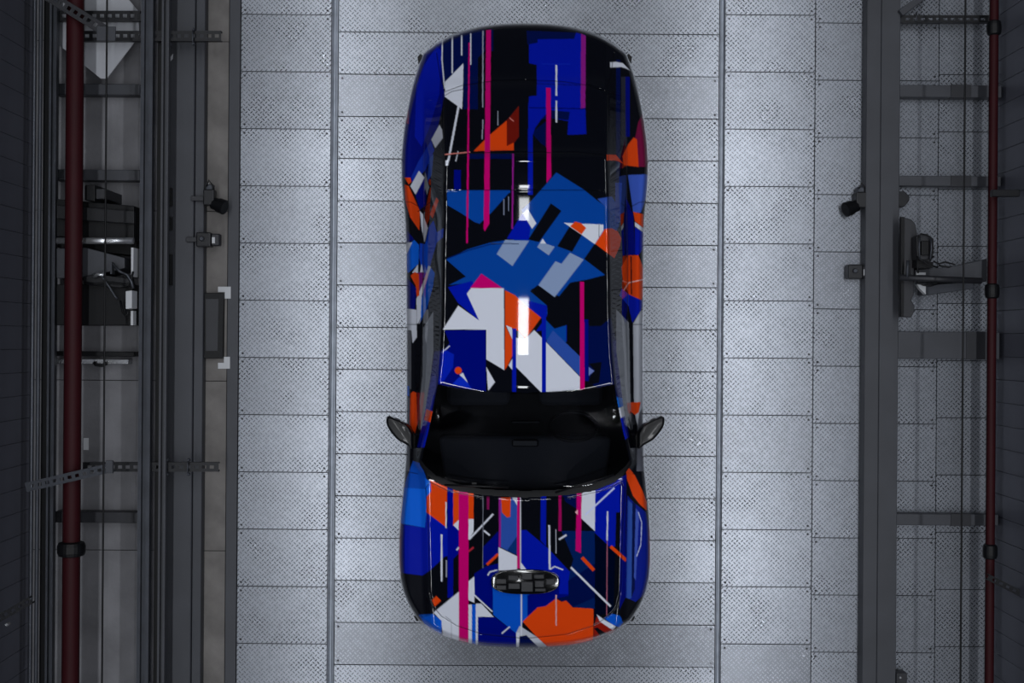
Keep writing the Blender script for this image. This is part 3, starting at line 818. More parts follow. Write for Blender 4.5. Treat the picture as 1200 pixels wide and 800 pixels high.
arch = np.zeros(cy.shape, bool)
for wy in WHY:
    arch |= (np.hypot(cy - wy, cz - 0.33) < 0.385) & (np.abs(cx) > 0.7)
lab = np.where(cy > WHY[0] + 0.3, 'rear_apron', np.where(cy < WHY[1] - 0.3, 'front_apron', 'side_panel'))
lab = np.where(lab == 'side_panel', np.where(cx < 0, 'side_panel|L', 'side_panel|R'), lab)
sv, scf = SV.reshape(-1, 3), sc_col.reshape(-1, 3)
for p in sorted(set(lab.ravel())):
    q = SQ[(lab == p) & ~arch]
    u_, inv = np.unique(q.ravel(), return_inverse=True)
    raw_mesh(p.split('|')[0], sv[u_], inv.reshape(-1, 4), scf[u_], None, M['wrap'], car)

# underbody, wheel arch liners, wheels
link('underbody', box_me(-0.62, 0.62, -2.2, 2.1, 0.2, 0.42, 0.05, 2), M['liner'], car)
link('cabin_floor', box_me(-0.86, 0.86, -1.2, 0.93, 0.42, 0.5, 0.02), M['liner'], car)


def c_local(u, v, z):
    k = (CH - z) / F
    return Vector((u * k, (400 - v) * k, z))


tyre_me = lathe_me([(0.215, -0.11), (0.30, -0.118), (0.335, -0.10), (0.345, -0.05), (0.345, 0.05), (0.335, 0.10), (0.30, 0.118), (0.215, 0.11)], 40)
rim_bm = bmesh.new()
for k in range(10):
    a = 2 * math.pi * k / 10
    mt = Matrix.Rotation(a, 4, 'Z') @ Matrix.Translation((0.12, 0, 0.085)) @ Matrix.Diagonal((0.2, 0.028, 0.02, 1))
    bmesh.ops.create_cube(rim_bm, size=1, matrix=mt)
bmesh.ops.create_cone(rim_bm, cap_ends=True, segments=24, radius1=0.055, radius2=0.045, depth=0.04, matrix=Matrix.Translation((0, 0, 0.09)))
rim_me = bpy.data.meshes.new('spokes'); rim_bm.to_mesh(rim_me); rim_bm.free()
disc_me = lathe_me([(0.20, -0.09), (0.218, -0.10), (0.218, 0.07), (0.2, 0.075), (0.19, 0.03)], 32)
for me_, mm in ((tyre_me, M['tyre']), (rim_me, M['rim']), (disc_me, M['blackm'])): me_.materials.append(mm)
for wy in WHY:
    for sx in (-1, 1):
        w = empty('wheel', (sx * 0.80, wy, 0.345)); w.parent = car; w.rotation_euler = (0, sx * math.pi / 2, 0)
        link('tyre', tyre_me, parent=w, smooth=True); link('rim', rim_me, parent=w); link('rim_barrel', disc_me, parent=w, smooth=True)
        # liner: half tube above the wheel
        n = 20; V_, F_ = [], []
        for k in range(n + 1):
            a = -0.25 + (math.pi + 0.5) * k / n
            for xx in (0.60, 0.90 if wy < 0 else 0.90):
                V_.append((sx * xx, wy + 0.40 * math.cos(a), 0.33 + 0.40 * math.sin(a)))
        for k in range(n): F_.append((2 * k, 2 * k + 1, 2 * k + 3, 2 * k + 2))
        me_ = bpy.data.meshes.new('wheel_arch'); me_.from_pydata(V_, [], F_)
        link('wheel_arch', me_, M['liner'], car, smooth=True)

# cabin
def seat(x, y):
    s_ = empty('seat', (x, y, 0.5)); s_.parent = car
    link('seat_cushion', box_me(-0.25, 0.25, -0.25, 0.25, 0, 0.2, 0.06, 3), M['seat'], s_)
    o = link('seat_back', box_me(-0.25, 0.25, -0.06, 0.06, 0, 0.6, 0.05, 3), M['seat'], s_, loc=(0, 0.25, 0.14)); o.rotation_euler = (-0.3, 0, 0)
    o = link('head_rest', box_me(-0.13, 0.13, -0.05, 0.05, 0, 0.16, 0.04, 3), M['seat'], s_, loc=(0, 0.45, 0.74))
seat(-0.36, -0.25); seat(0.36, -0.25)
link('rear_bench', box_me(-0.6, 0.6, 0.55, 0.85, 0.5, 1.15, 0.06, 3), M['seat'], car)
link('dashboard', prism_me([(-0.66, -0.72), (0.66, -0.72), (0.62, -1.05), (0.4, -1.17), (-0.4, -1.17), (-0.62, -1.05)], 0.6, 0.90, 0.04, 3), M['seat'], car)
link('dashboard_vent', box_me(-0.10, 0.10, -0.80, -0.745, 0.9, 0.93, 0.01), M['blackm'], car)
link('interior_mirror', box_me(-0.11, 0.11, -0.60, -0.57, 1.28, 1.33, 0.012), M['black'], car)
bm = bmesh.new()
ring_v = []
me_ = tube_me([(0.18 * math.cos(a), 0.18 * math.sin(a), 0) for a in np.linspace(0, 2 * math.pi, 33)], 0.014, 8, caps=False)
sw = link('steering_wheel', me_, M['black'], car, loc=(0.36, -0.64, 0.98)); sw.rotation_euler = (-1.0, 0, 0)
bm.free()

# wipers
for (a, b_) in (((-95, 568), (-20, 571)), ((35, 577), (104, 556))):
    p0 = c_local(a[0], a[1], 1.135); p1 = c_local(b_[0], b_[1], 1.15)
    w = link('wiper', tube_me([p0, p1], 0.008, 8), M['black'], car)

# door mirrors
def door_mirror(sx):
    e = empty('door_mirror', c_local(sx * 128, 520, 0.98)); e.parent = car; e['label'] = 'plain black door mirror'
    outl = [(162, 488), (158, 486.5), (146, 492), (136, 497.5), (131, 507), (131, 526), (138, 520), (148, 515), (156, 506), (161.5, 497)]
    base = c_local(sx * 128, 520, 0.98)
    pts = [c_local(sx * u, v, 1.02) - base for u, v in outl]
    if sx < 0: pts = pts[::-1]
    me_ = prism_me([(p.x, p.y) for p in pts], 0.0, 0.135, 0.022, 4)
    link('mirror_housing', me_, M['mirror'], e, smooth=True)
    arm = [(134, 518), (126, 532), (124, 515), (131, 505)]
    pts = [c_local(sx * u, v, 1.0) - base for u, v in arm]
    if sx < 0: pts = pts[::-1]
    link('mirror_arm', prism_me([(p.x, p.y) for p in pts], -0.03, 0.05, 0.01, 2), M['black'], e)
    g0 = c_local(sx * 157, 487.5, 1.02) - base; g1 = c_local(sx * 138, 496.5, 1.02) - base
    d = (g1 - g0).normalized(); n_ = Vector((0, 0.004, 0))
    me_ = bpy.data.meshes.new('mirror_glass')
    z0, z1 = 0.03, 0.115
    v_ = [(g0.x, g0.y, z0), (g1.x, g1.y, z0), (g1.x, g1.y, z1), (g0.x, g0.y, z1)]
    v_ = [Vector(a) + n_ for a in v_] + [Vector(a) - n_ for a in v_]
    me_.from_pydata([tuple(a) for a in v_], [], [(0, 1, 2, 3), (7, 6, 5, 4), (0, 4, 5, 1), (1, 5, 6, 2), (2, 6, 7, 3), (3, 7, 4, 0)])
    link('mirror_glass', me_, M['chrome'], e)


M['mirror'] = mat('mirror_shell_grey', '#0a0b0e', 0.35, 0.0, spec=0.3, coat=0.15)
door_mirror(-1); door_mirror(1)

# bonnet scoop: oval black intake with blocks, standing on the bonnet
sb = empty('bonnet_scoop', c_local(0, 681, 0.99)); sb.parent = car; sb['label'] = 'oval glossy black intake on the bonnet'
base = c_local(0, 681, 0.99)


def oval(a, b_, n=40, p=2.6):
    return [(a * abs(math.cos(t_)) ** (2 / p) * (1 if math.cos(t_) > 0 else -1), b_ * abs(math.sin(t_)) ** (2 / p) * (1 if math.sin(t_) > 0 else -1)) for t_ in np.linspace(0, 2 * math.pi, n, endpoint=False)]


k = (CH - 0.95) / F
pts = oval(40 * k, 14.5 * k)
link('scoop_rim', prism_me(pts, -0.05, 0.026, 0.009, 3), M['gloss'], sb, smooth=True)
M['dgrey'] = mat('scoop_plastic', '#1b1c21', 0.35)
for (x0, x1, y0, y1, zz) in ((-34, -22, -2, 4, .034), (-20, -8, 2, 8, .034), (-20, -6, -8, -1, .036), (-4, 8, 3, 11, .036), (-5, 9, -11, 1, .04), (10, 22, 4, 9, .034), (11, 22, -6, 2, .036), (24, 35, -3, 4, .034), (-34, -22, -9, -3.5, .033), (11, 24, -11, -7, .033)):
    link('scoop_block', box_me(x0 * k, x1 * k, y0 * k, y1 * k, 0.0, zz, 0.004, 1), M['dgrey'], sb)
link('washer_nozzle', box_me(-0.02, 0.02, -0.01, 0.01, 0, 0.01, 0.003), M['black'], car, loc=c_local(-60, 566, 1.13))

# small emblem on the nose
em = empty('nose_emblem', c_local(2, 752, 0.655)); em.parent = car
link('emblem_disc', lathe_me([(0.026, 0), (0.026, 0.012), (0.02, 0.016)], 24), M['black'], em)
for (dx, dy) in ((-0.008, -0.006), (0.008, 0.006), (0.012, -0.010)):
    link('emblem_square', box_me(dx - 0.006, dx + 0.006, dy - 0.005, dy + 0.005, 0.016, 0.019), M['white'], em)

# bumper fins and lamps
for sx in (-1, 1):
    link('rear_bumper_fin', prism_me([(p.x, p.y) for p in [c_local(sx * u, v, 0.55) for u, v in ((125, 69), (121, 65), (116, 70), (123, 80))]], 0.5, 0.62, 0.004), M['black'], car)
    link('front_bumper_fin', prism_me([(p.x, p.y) for p in [c_local(sx * u, v, 0.5) for u, v in ((128.5, 721), (126, 726), (118, 724), (126, 714))]], 0.42, 0.56, 0.004), M['black'], car)
    me_ = lathe_me([(0.12, 0), (0.125, 0.02), (0.11, 0.05), (0.05, 0.07)], 28)
    o = link('head_lamp', me_, M['head'], car, loc=(sx * 0.58, -2.17, 0.52), smooth=True); o.rotation_euler = (math.pi / 2, 0, sx * 0.35); o.scale = (1, 1, 0.5)
    o = link('tail_lamp', box_me(-0.1, 0.1, -0.02, 0.02, -0.09, 0.09, 0.015, 2), M['amber'], car, loc=(sx * 0.58, 2.30, 0.50)); o.rotation_euler = (0, 0, -sx * 0.35)
link('front_grille', box_me(-0.42, 0.42, -0.03, 0.03, -0.1, 0.1, 0.03, 3), M['gloss'], car, loc=(0, -2.325, 0.42))

# ------------------------------------------------------------------ left side rig
def beam_h(name, px0, px1, z, h, m, label, cat, group=None, prof=None, y0=-YE + 0.02, y1=YE - 0.02):
    """box-section beam along the hall whose top shows between px0 and px1 at mid frame"""
    xa, xb = at(px0, 400, z).x, at(px1, 400, z).x
    if prof is None: me = box_me(xa, xb, y0, y1, z - h, z, min(0.006, h * 0.2))
    else: me = prof(xa, xb, z, h)
    o = link(name, me, m)
    return tag(o, label, cat, group)


def span(name, p0, p1, w, h, m, label=None, cat=None, group=None, parent=None, bev=0.003):
    """bar from p0 to p1 (points on its top centre line)"""
    l = (Vector(p1) - Vector(p0)).length
    o = link(name, box_me(-w / 2, w / 2, 0, l, -h, 0, bev), m)
    aim(o, p0, p1)
    if parent: o.parent = parent
    return tag(o, label, cat, group)


def lip_channel_me(w, length, d=0.05, t=0.006):
    a = w / 2
    return profile_me([(-a, -d), (a, -d), (a, 0), (a * 0.42, 0), (a * 0.42, -0.012), (a - t, -0.012), (a - t, -d + t), (-a + t, -d + t), (-a + t, -0.012), (-a * 0.42, -0.012), (-a * 0.42, 0), (-a, 0)], length)


def long_channel(name, px, z, w, m, label, cat, group=None, flip=False):
    x = at(px, 400, z).x
    o = link(name, lip_channel_me(w, 2 * YE - 0.06), m)
    o.location = (x, -YE + 0.03, z)
    return tag(o, label, cat, group)


def px_w(px, z):  # metres for a number of pixels at height z
    return px * (CH - z) / F


# wide box beam low over the slab edge, with its ledge
zb = 0.12
e = empty('steel_beam', (at(216, 400, zb).x, 0, 0), 'wide charcoal steel beam running the length of the left side beside the concrete strip', 'beam')
link('beam_web', box_me(-px_w(21, zb), px_w(10, zb), -YE + 0.02, YE - 0.02, 0.0, zb, 0.006), M['beam'], e)
link('beam_ledge', box_me(px_w(10.4, zb), px_w(21, zb), -YE + 0.02, YE - 0.02, 0.0, zb - 0.02, 0.004), M['beam'], e)

# paired channels
z1 = 0.36
for (px, w, m, lab) in ((169.5, 14, M['zinc'], 'grey open channel rail over the left slab, left one of the close pair'), (191, 8.5, M['beam'], 'narrow charcoal channel rail just left of the wide left beam')):
    long_channel('strut_rail', px, z1, px_w(w, z1), m, lab, 'rail')
span('cable_tray', (at(182, 400, z1).x, -YE + 0.05, z1 - 0.12), (at(182, 400, z1).x, YE - 0.05, z1 - 0.12), px_w(10, z1), 0.03, M['black'], 'black trough between the two channel rails on the left', 'tray')
# rails by the left wall
z2 = 0.36
x36 = at(38, 400, z2).x
tag(link('conduit', tube_me([(x36, -YE + 0.03, z2), (x36, YE - 0.03, z2)], px_w(2.4, z2), 10), M['zinc2']), 'thin pale conduit running along the foot of the left wall', 'conduit')
tag(link('conduit', tube_me([(at(45, 400, z2).x, -YE + 0.03, z2), (at(45, 400, z2).x, YE - 0.03, z2)], px_w(2.4, z2), 10), M['zinc']), 'thin grey conduit second from the left wall', 'conduit')
span('cable_tray', (at(52, 400, z2 - .08).x, -YE + 0.05, z2 - 0.08), (at(52, 400, z2 - .08).x, YE - 0.05, z2 - 0.08), px_w(7, z2), 0.04, M['black'], 'black cable trough beside the conduits at the left wall', 'tray')
long_channel('strut_rail', 59.5, z2, px_w(8.5, z2), M['zinc'], 'grey open channel rail between left wall and red pipe', 'rail')

# red pipes with couplings
def red_pipe(px, wpx, z, side, couplings):
    x = at(px, 400, z).x
    r = px_w(wpx / 2, z)
    e = empty('red_pipe', (x, 0, z), 'thick dark red pipe running the length of the %s side' % side, 'pipe')
    link('pipe', tube_me([(0, -YE + 0.03, 0), (0, YE - 0.03, 0)], r, 20), M['red'], e)
    for cpy in couplings:
        y = at(px, cpy, z).y
        o = link('coupling', lathe_me([(r * 1.02, -0.06), (r * 1.45, -0.05), (r * 1.6, -0.025), (r * 1.6, 0.025), (r * 1.45, 0.05), (r * 1.02, 0.06)], 24), M['black'], e, loc=(0, y, 0)); o.rotation_euler = (math.pi / 2, 0, 0)
    return e


red_pipe(85.5, 20, 0.56, 'left', (643,))
red_pipe(1162, 10.5, 0.35, 'right', (33, 341, 646))

# thin steel cables
for px, s_ in ((122.5, 'left'), (1128.5, 'right')):
    x = at(px, 400, .95).x
    tag(link('steel_cable', tube_me([(x, -YE + 0.03, .95), (x, YE - 0.03, .95)], 0.0075, 8), M['black']), 'thin black cable stretched along the %s side of the hall' % s_, 'cable')

# cross members, left: (px0, px1, py, width px, z)
def cross_channel(px0, px1, py, wpx, z, m, label, group=None):
    p0, p1 = at(px0, py, z), at(px1, py, z)
    o = link('cross_channel', channel_me((p1 - p0).length, w=px_w(wpx, z), d=0.045, pitch=0.062, slot=0.034, sw=px_w(wpx, z) * 0.34), m)
    aim(o, p0, p1)
    return tag(o, label, 'channel', group)


zc = z1 - 0.056
cross_channel(66, 164, 18.5, 12, 0.30, M['blackm'], 'black slotted cross channel over the white board at the top left')
cross_channel(97, 259, 42, 12, 0.30, M['blackm'], 'long black slotted cross channel ending over the left concrete strip, upper one')
cross_channel(97, 256, 547, 11, 0.30, M['blackm'], 'grey slotted cross channel ending over the left concrete strip, lower one')
for lab, p0, p1, w in (('dark slotted brace slanting down from the top left corner', (52, -8), (125, 37), 13), ('grey slotted brace slanting up from the left wall to the lower cross channel', (30, 571), (133, 547), 11)):
    z = 0.68
    a, b_ = at(*p0, z), at(*p1, z)
    o = link('brace', channel_me((b_ - a).length, w=px_w(w, z), d=0.04, pitch=0.06, slot=0.03, sw=px_w(w, z) * 0.35), M['beam2'] if p0[1] < 0 else M['zinc']); aim(o, a, b_)
    tag(o, lab, 'brace')
for lab, x, y, w, h in (('grey joint plate where the upper brace meets the cross channel', 124, 39, 22, 17), ('grey joint plate where the lower brace meets the cross channel', 128, 547, 9, 15)):
    p = at(x, y, .7); ww, hh = px_w(w / 2, .7), px_w(h / 2, .7)
    tag(link('joint_plate', box_me(p.x - ww, p.x + ww, p.y - hh, p.y + hh, 0.682, 0.696, 0.002), M['beam']), lab, 'plate')
# pipe clamps on the cross channels
def clamp(px, py, lab):
    p = at(px, py, .31); e = empty('pipe_clamp', (p.x, p.y, 0.305), lab, 'clamp')
    link('clamp_strap', tube_me([(0, -0.055, -0.01), (0, -0.045, 0.03), (0, 0.045, 0.03), (0, 0.055, -0.01)], 0.006, 8), M['zinc2'], e)
    for s_ in (-1, 1):
        link('clamp_bolt', lathe_me([(0.014, -0.01), (0.014, 0.012), (0.008, 0.02)], 6), M['zinc2'], e, loc=(0, s_ * 0.058, 0))
clamp(199, 43, 'small zinc clamp on the upper left cross channel, nearer the rails'); clamp(227, 43, 'small zinc clamp on the upper left cross channel, nearer its free end')
clamp(196, 547, 'small zinc clamp on the lower left cross channel, nearer the rails'); clamp(221, 547, 'small zinc clamp on the lower left cross channel, nearer its free end')

# white board leaning at the top left
pts = [at(x, y, 0.2) for x, y in ((68, -20), (68, 52), (118, 92), (125, 92), (163, 42), (163, 14), (148, -4), (140, -20))]
tag(link('white_board', prism_me([(p.x, p.y) for p in pts], 0.185, 0.2, 0.002), M['white']), 'pale white pointed board at the top left under the slotted channels', 'board')
p = at(199, 71, .6)
tag(link('label_tag', prism_me([(q.x, q.y) for q in (at(195, 77, .12), at(196, 72, .12), at(203, 63, .12), at(202.5, 69, .12))], 0.1205, 0.124), M['white']), 'small white slanted tag on the wide left beam', 'tag')
for (x, y, w, h, lab) in ((101, 520, 6, 14, 'small white paper marker beside the red pipe on the left'),):
    p0, p1 = at(x - w / 2, y + h / 2, 0), at(x + w / 2, y - h / 2, 0)
    tag(link('marker', box_me(p0.x, p1.x, p0.y, p1.y, 0.0, 0.004), M['rust']), lab, 'marker')

# low dark cross beams between rail and pipe, left
def low_bar(px0, px1, py0, py1, z, m, lab, cat='beam', h=0.08):
    a = at(px0, py1, z); b_ = at(px1, py0, z)
    o = link('cross_beam', box_me(a.x, b_.x, a.y, b_.y, z - h, z, 0.004), m)
    return tag(o, lab, cat)


low_bar(64, 164, 98.5, 110.5, 0.12, M['beam'], 'dark cross beam on the left slab below the white board', h=0.12)
low_bar(64, 164, 199, 211, 0.12, M['beam'], 'dark cross beam on the left slab above the black machine', h=0.12)
low_bar(64, 164, 600, 612, 0.12, M['beam2'], 'dark cross beam on the left slab, lowest one', h=0.12)

# black machine with arm, left middle
e = empty('scanner_machine', at(112, 300, 0), 'black scanner machine with silver tube and cables on the left slab', 'machine'); eo = e.location.copy()


def lp(px, py, z):
    v = at(px, py, z) - eo; v.z = z
    return v


def lpoly(name, pts, z0, z1, m, bev=0.006):
    P_ = [lp(x, y, z1) for x, y in pts]
    return link(name, prism_me([(p.x, p.y) for p in P_], z0, z1, bev), m, e)


lpoly('machine_body', [(66, 233), (100, 236), (157, 241), (157, 282), (66, 277)], 0, 0.38, M['black'])
lpoly('machine_lid', [(66, 240), (157, 247), (157, 262), (66, 256)], 0.38, 0.43, M['blackm'])
lpoly('machine_head', [(99, 217), (111, 216), (111, 236), (99, 234)], 0, 0.44, M['black'])
lpoly('machine_head', [(112, 221), (124, 221), (124, 233), (112, 233)], 0, 0.4, M['beam2'])
lpoly('machine_base', [(66, 276), (160, 276), (160, 300), (66, 290)], 0, 0.2, M['black'])
link('silver_tube', tube_me([lp(67, 282, 0.43), lp(156.5, 282, 0.43)], px_w(4, 0.6), 16), M['silver'], e)
lpoly('side_cover', [(66, 291), (100, 290), (146, 302), (146, 314), (98, 325), (66, 326)], 0, 0.40, M['beam'])
lpoly('screen_box', [(66, 333), (155, 333), (155, 381), (66, 381)], 0, 0.36, M['black'])
lpoly('pivot_bar', [(97, 324), (110, 321), (153, 326), (156, 334), (140, 337), (98, 333)], 0.36, 0.43, M['blackm'])
lpoly('white_unit', [(147, 341), (154.5, 340), (154.5, 361), (147, 362)], 0.36, 0.5, M['rust'])
lpoly('white_strip', [(153.5, 290), (156.5, 290), (156, 324), (153.5, 324)], 0.2, 0.44, M['rust'], 0.002)
lpoly('white_strip', [(153, 364), (156, 364), (156, 381), (153, 381)], 0.36, 0.44, M['rust'], 0.002)
lpoly('bracket', [(129, 307), (131, 307), (131, 321), (129, 321)], 0.38, 0.46, M['zinc2'], 0.001)
for k_, pth in enumerate(([(132, 309), (140, 318), (149, 322), (154, 330), (156, 338)], [(109, 322), (116, 320), (121, 326), (128, 336), (134, 346), (137, 350)], [(100, 331), (112, 333), (130, 331), (150, 334), (154, 327), (156, 318)], [(148, 362), (150, 367), (147, 370), (144, 366), (141, 352)])):
    link('cable', tube_me([lp(x, y, 0.45) for x, y in pth], 0.009 if k_ else 0.012, 8), M['zinc2'] if k_ in (0, 1) else M['black'], e)
link('connector', tube_me([lp(110, 324, 0.45), lp(115, 321, 0.47), lp(120, 322, 0.47), (lp(122, 319, 0.45))], 0.016, 8), M['silver'], e)
# floor light bar
tag(link('light_bar', box_me(at(64, 0, .1).x, at(154, 0, .1).x, at(0, 424, .1).y - .012, at(0, 418, .1).y - .012, 0, .1, 0.004), M['silver']), 'pale bar with a small clip lying on the left slab under the black machine', 'bar')
tag(link('clip', tube_me([at(110, 424, .12), at(112, 427, .12), at(120, 428, .12), at(126, 425, .12)], 0.014, 8), M['black']), 'small black clip beside the pale bar on the left slab', 'clip')
low_bar(64, 158, 412, 417, 0.12, M['black'], 'black rail just above the pale bar on the left slab', h=0.12)
# black framed panel with white corner markers on the concrete strip
e = empty('framed_panel', at(251, 377, 0), 'black framed panel lying on the left concrete strip', 'panel'); eo = e.location.copy()
lpoly('panel_frame', [(238.5, 343), (262, 343), (261, 420), (238.5, 420)], 0, 0.05, M['black'])
lpoly('panel_sheet', [(241, 350), (256, 350), (255, 411), (241, 411)], 0.05, 0.054, M['beam2'], 0.001)
for pts, lab in (([(254, 335.5), (269, 335.5), (269, 349.5), (262, 349.5), (262, 342), (254, 342)], 'white corner marker at the upper end of the black framed panel'),
                 ([(254, 432), (268, 432), (268, 418), (261, 418), (261, 425), (254, 425)], 'white corner marker at the lower end of the black framed panel')):
    P_ = [at(x, y, 0.055) for x, y in pts]
    tag(link('marker', prism_me([(p.x, p.y) for p in P_], 0.0, 0.012), M['rust']), lab, 'marker')


# cameras
def camera_thing(cx, cy_, z, lab, lens_dir=1, kind='barrel', arm=False):
    e = empty('camera', at(cx, cy_, z), lab, 'camera')
    if arm:
        link('camera_arm', box_me(-0.15, -0.045, -0.02, 0.02, 0.004, 0.028, 0.003), M['beam2'], e)
    if kind == 'barrel':
        link('camera_body', box_me(-0.045, 0.045, -0.055, 0.075, -0.05, 0.05, 0.01, 2), M['blackm'], e)
        o = link('lens_barrel', lathe_me([(0.05, 0), (0.052, 0.05), (0.060, 0.055), (0.062, 0.11), (0.05, 0.115)], 24), M['black'], e, loc=(lens_dir * 0.03, -0.035, 0), smooth=False)
        o.rotation_euler = (0.35, lens_dir * 1.25, 0)
        link('camera_bracket', box_me(-0.03, 0.03, 0.06, 0.12, -0.04, 0.02, 0.006), M['zinc'], e)
        link('cable', tube_me([(-0.02, 0.10, 0.03), (0.0, 0.15, 0.04), (0.03, 0.11, 0.04), (0.04, 0.06, 0.03)], 0.006, 8), M['black'], e)
    else:
        link('camera_body', box_me(-0.06, 0.06, -0.06, 0.06, -0.05, 0.05, 0.01, 2), M['blackm'], e)
        link('camera_mount', box_me(lens_dir * 0.06, lens_dir * 0.13 if lens_dir > 0 else -0.06, -0.05, 0.05, -0.04, 0.03, 0.008) if lens_dir > 0 else box_me(-0.13, -0.06, -0.05, 0.05, -0.04, 0.03, 0.008), M['beam2'], e)
        link('status_light', box_me(lens_dir * 0.08 - 0.012, lens_dir * 0.08 + 0.012, -0.03, 0.02, 0.03, 0.036), M['rust'], e)
        link('knob', lathe_me([(0.02, 0), (0.02, 0.02), (0.014, 0.026)], 16), M['zinc'], e, loc=(-lens_dir * 0.01, 0.005, 0.05))
    return e


camera_thing(246, 233, 0.12, 'black barrel camera above the left concrete strip', 1, 'barrel', True)
camera_thing(240, 281, 0.12, 'small square camera box on the left concrete strip below the barrel camera', 1, 'box', True)
p = at(242, 220, 0.0); tag(link('marker', box_me(p.x - .02, p.x + .02, p.y - .04, p.y + .04, 0, .006), M['rust']), 'small pale sticker behind the left barrel camera', 'marker')
# small details on the left beam
for (px, py, h_, lab) in ((199, 8 + 70 / 4, 10, 'a'),):
    pass
for py0, py1 in ((222, 241), (254, 268), (298, 334), (343, 383)):
    pass
e = empty('cable_box', at(198.5, 280, 0.13), 'row of small black boxes along the inner edge of the wide left beam', 'box'); eo = e.location.copy(); eo.z = 0
e.location = (e.location.x, e.location.y, 0.0)
for py0, py1 in ((220, 241), (254, 269), (298, 334)):
    lpoly('box_cover', [(196, py0), (201, py0), (201, py1), (196, py1)], 0.121, 0.16, M['black'], 0.003)

# strut reaching in from the left wall, lower left
a, b_ = at(-6, 727, 1.2), at(36, 703, 1.2)
o = link('wall_bracket', channel_me((b_ - a).length, w=px_w(9, 1.2), d=0.05, pitch=0.06, slot=0.03, sw=0.02), M['blackm']); aim(o, a, b_)
tag(o, 'dark slotted bracket reaching out of the left wall near the bottom', 'bracket')
p = at(9, 731, 1.22); tag(link('bolt', lathe_me([(0.014, -0.02), (0.014, 0.02), (0.008, 0.026)], 8), M['silver'], loc=p), 'bright bolt on the lower left wall bracket', 'bolt')

# ------------------------------------------------------------------ right side rig
zr = 0.12
xa, xb = at(1013, 400, zr).x, at(1053, 400, zr).x
e = empty('steel_beam', ((xa + xb) / 2, 0, zr), 'wide charcoal steel beam running the length of the right side over the plates', 'beam')
link('beam_web', box_me(xa - (xa + xb) / 2, 0.3 * (xa - xb) * 0 - 0.02, -YE + 0.02, YE - 0.02, -0.12, 0.0, 0.005), M['beam'], e)
link('beam_flange', box_me(-0.018, xb - (xa + xb) / 2, -YE + 0.02, YE - 0.02, -0.12, -0.006, 0.005), M['beam'], e)
p = at(1056, 794, zr - .05); tag(link('joint_plate', box_me(p.x - .05, p.x + .04, p.y - .08, p.y + .05, 0.0, zr - .02, .004), M['beam2']), 'dark bolted plate on the right beam at the bottom edge', 'plate')
p = at(1055.5, 794, zr); tag(link('bolt', lathe_me([(0.012, -0.02), (0.012, 0.012), (0.008, 0.016)], 8), M['silver'], loc=(p.x, p.y, zr - .02)), 'bright bolt in the plate at the bottom of the right beam', 'bolt')

for (py0, py1, m, lab, z, h) in ((100, 113.5, M['beam'], 'uppermost grey crossbar between right beam and red pipe', 0.105, 0.10), (206.5, 217.5, M['beam'], 'second grey crossbar down between right beam and red pipe', 0.105, 0.10),
                                 (389, 420, M['beam'], 'broad grey crossbar in the middle between right beam and red pipe', 0.105, 0.10), (602.5, 615, M['beam'], 'lowest grey crossbar between right beam and red pipe', 0.105, 0.10)):
    a = at(1046, py1, z); b_ = at(1150, py0, z)
    e = empty('cross_beam', ((a.x + b_.x) / 2, (a.y + b_.y) / 2, z), lab, 'beam')
    w2, h2 = (b_.x - a.x) / 2, (b_.y - a.y) / 2
    link('beam_body', box_me(-w2, XW - (a.x + b_.x) / 2, -h2, h2, -h, 0, 0.004), M['zinc'] if False else m, e)
    if py0 != 389:
        link('beam_cover', box_me(w2 - px_w(36, z), w2 - px_w(12, z), -h2 - .004, h2 + .004, -h * .6, 0.006, 0.002), M['beam2'], e)
    else:
        link('beam_cover', box_me(w2 - px_w(18, z), w2 + px_w(5, z), -h2 - .004, h2 + .004, -h * .6, 0.006, 0.002), M['beam2'], e)
p0, p1 = at(1056, 22, 0.12), at(1160, 22, 0.12)
o = link('cross_channel', channel_me((p1 - p0).length, w=px_w(11, 2.15), d=0.045, pitch=0.062, slot=0.034, sw=0.022), M['blackm']); aim(o, p0, p1)
tag(o, 'black slotted cross channel at the top right between beam and red pipe', 'channel')
a, b_ = at(1056, 15, .16), at(1092, -12, .16)
span('brace', a, b_, px_w(10, 2.2), 0.05, M['beam'], 'grey brace slanting from the right beam out of the top edge', 'brace')
p = at(1074, 20, .13)
tag(link('threaded_rod', tube_me([(p.x, p.y - .035, .125), (p.x, p.y + .035, .125)], 0.008, 8), M['zinc2']), 'short bright rod end on the top right slotted channel', 'rod')

# right cameras under the beam
camera_thing(1008, 236, .07, 'black barrel camera sticking out left from under the right beam', -1, 'barrel')
camera_thing(1001, 318.5, .07, 'small square camera box sticking out left from under the right beam', 1, 'box')
e = empty('camera_bracket', at(1058, 233, .07), 'dark bracket behind the barrel camera on the far side of the right beam', 'bracket'); eo = e.location.copy(); eo.z = 0; e.location.z = 0
lpoly('bracket_plate', [(1052, 224), (1060, 224), (1066, 230), (1066, 235), (1060, 242), (1052, 242)], 0.0, 0.1, M['blackm'])

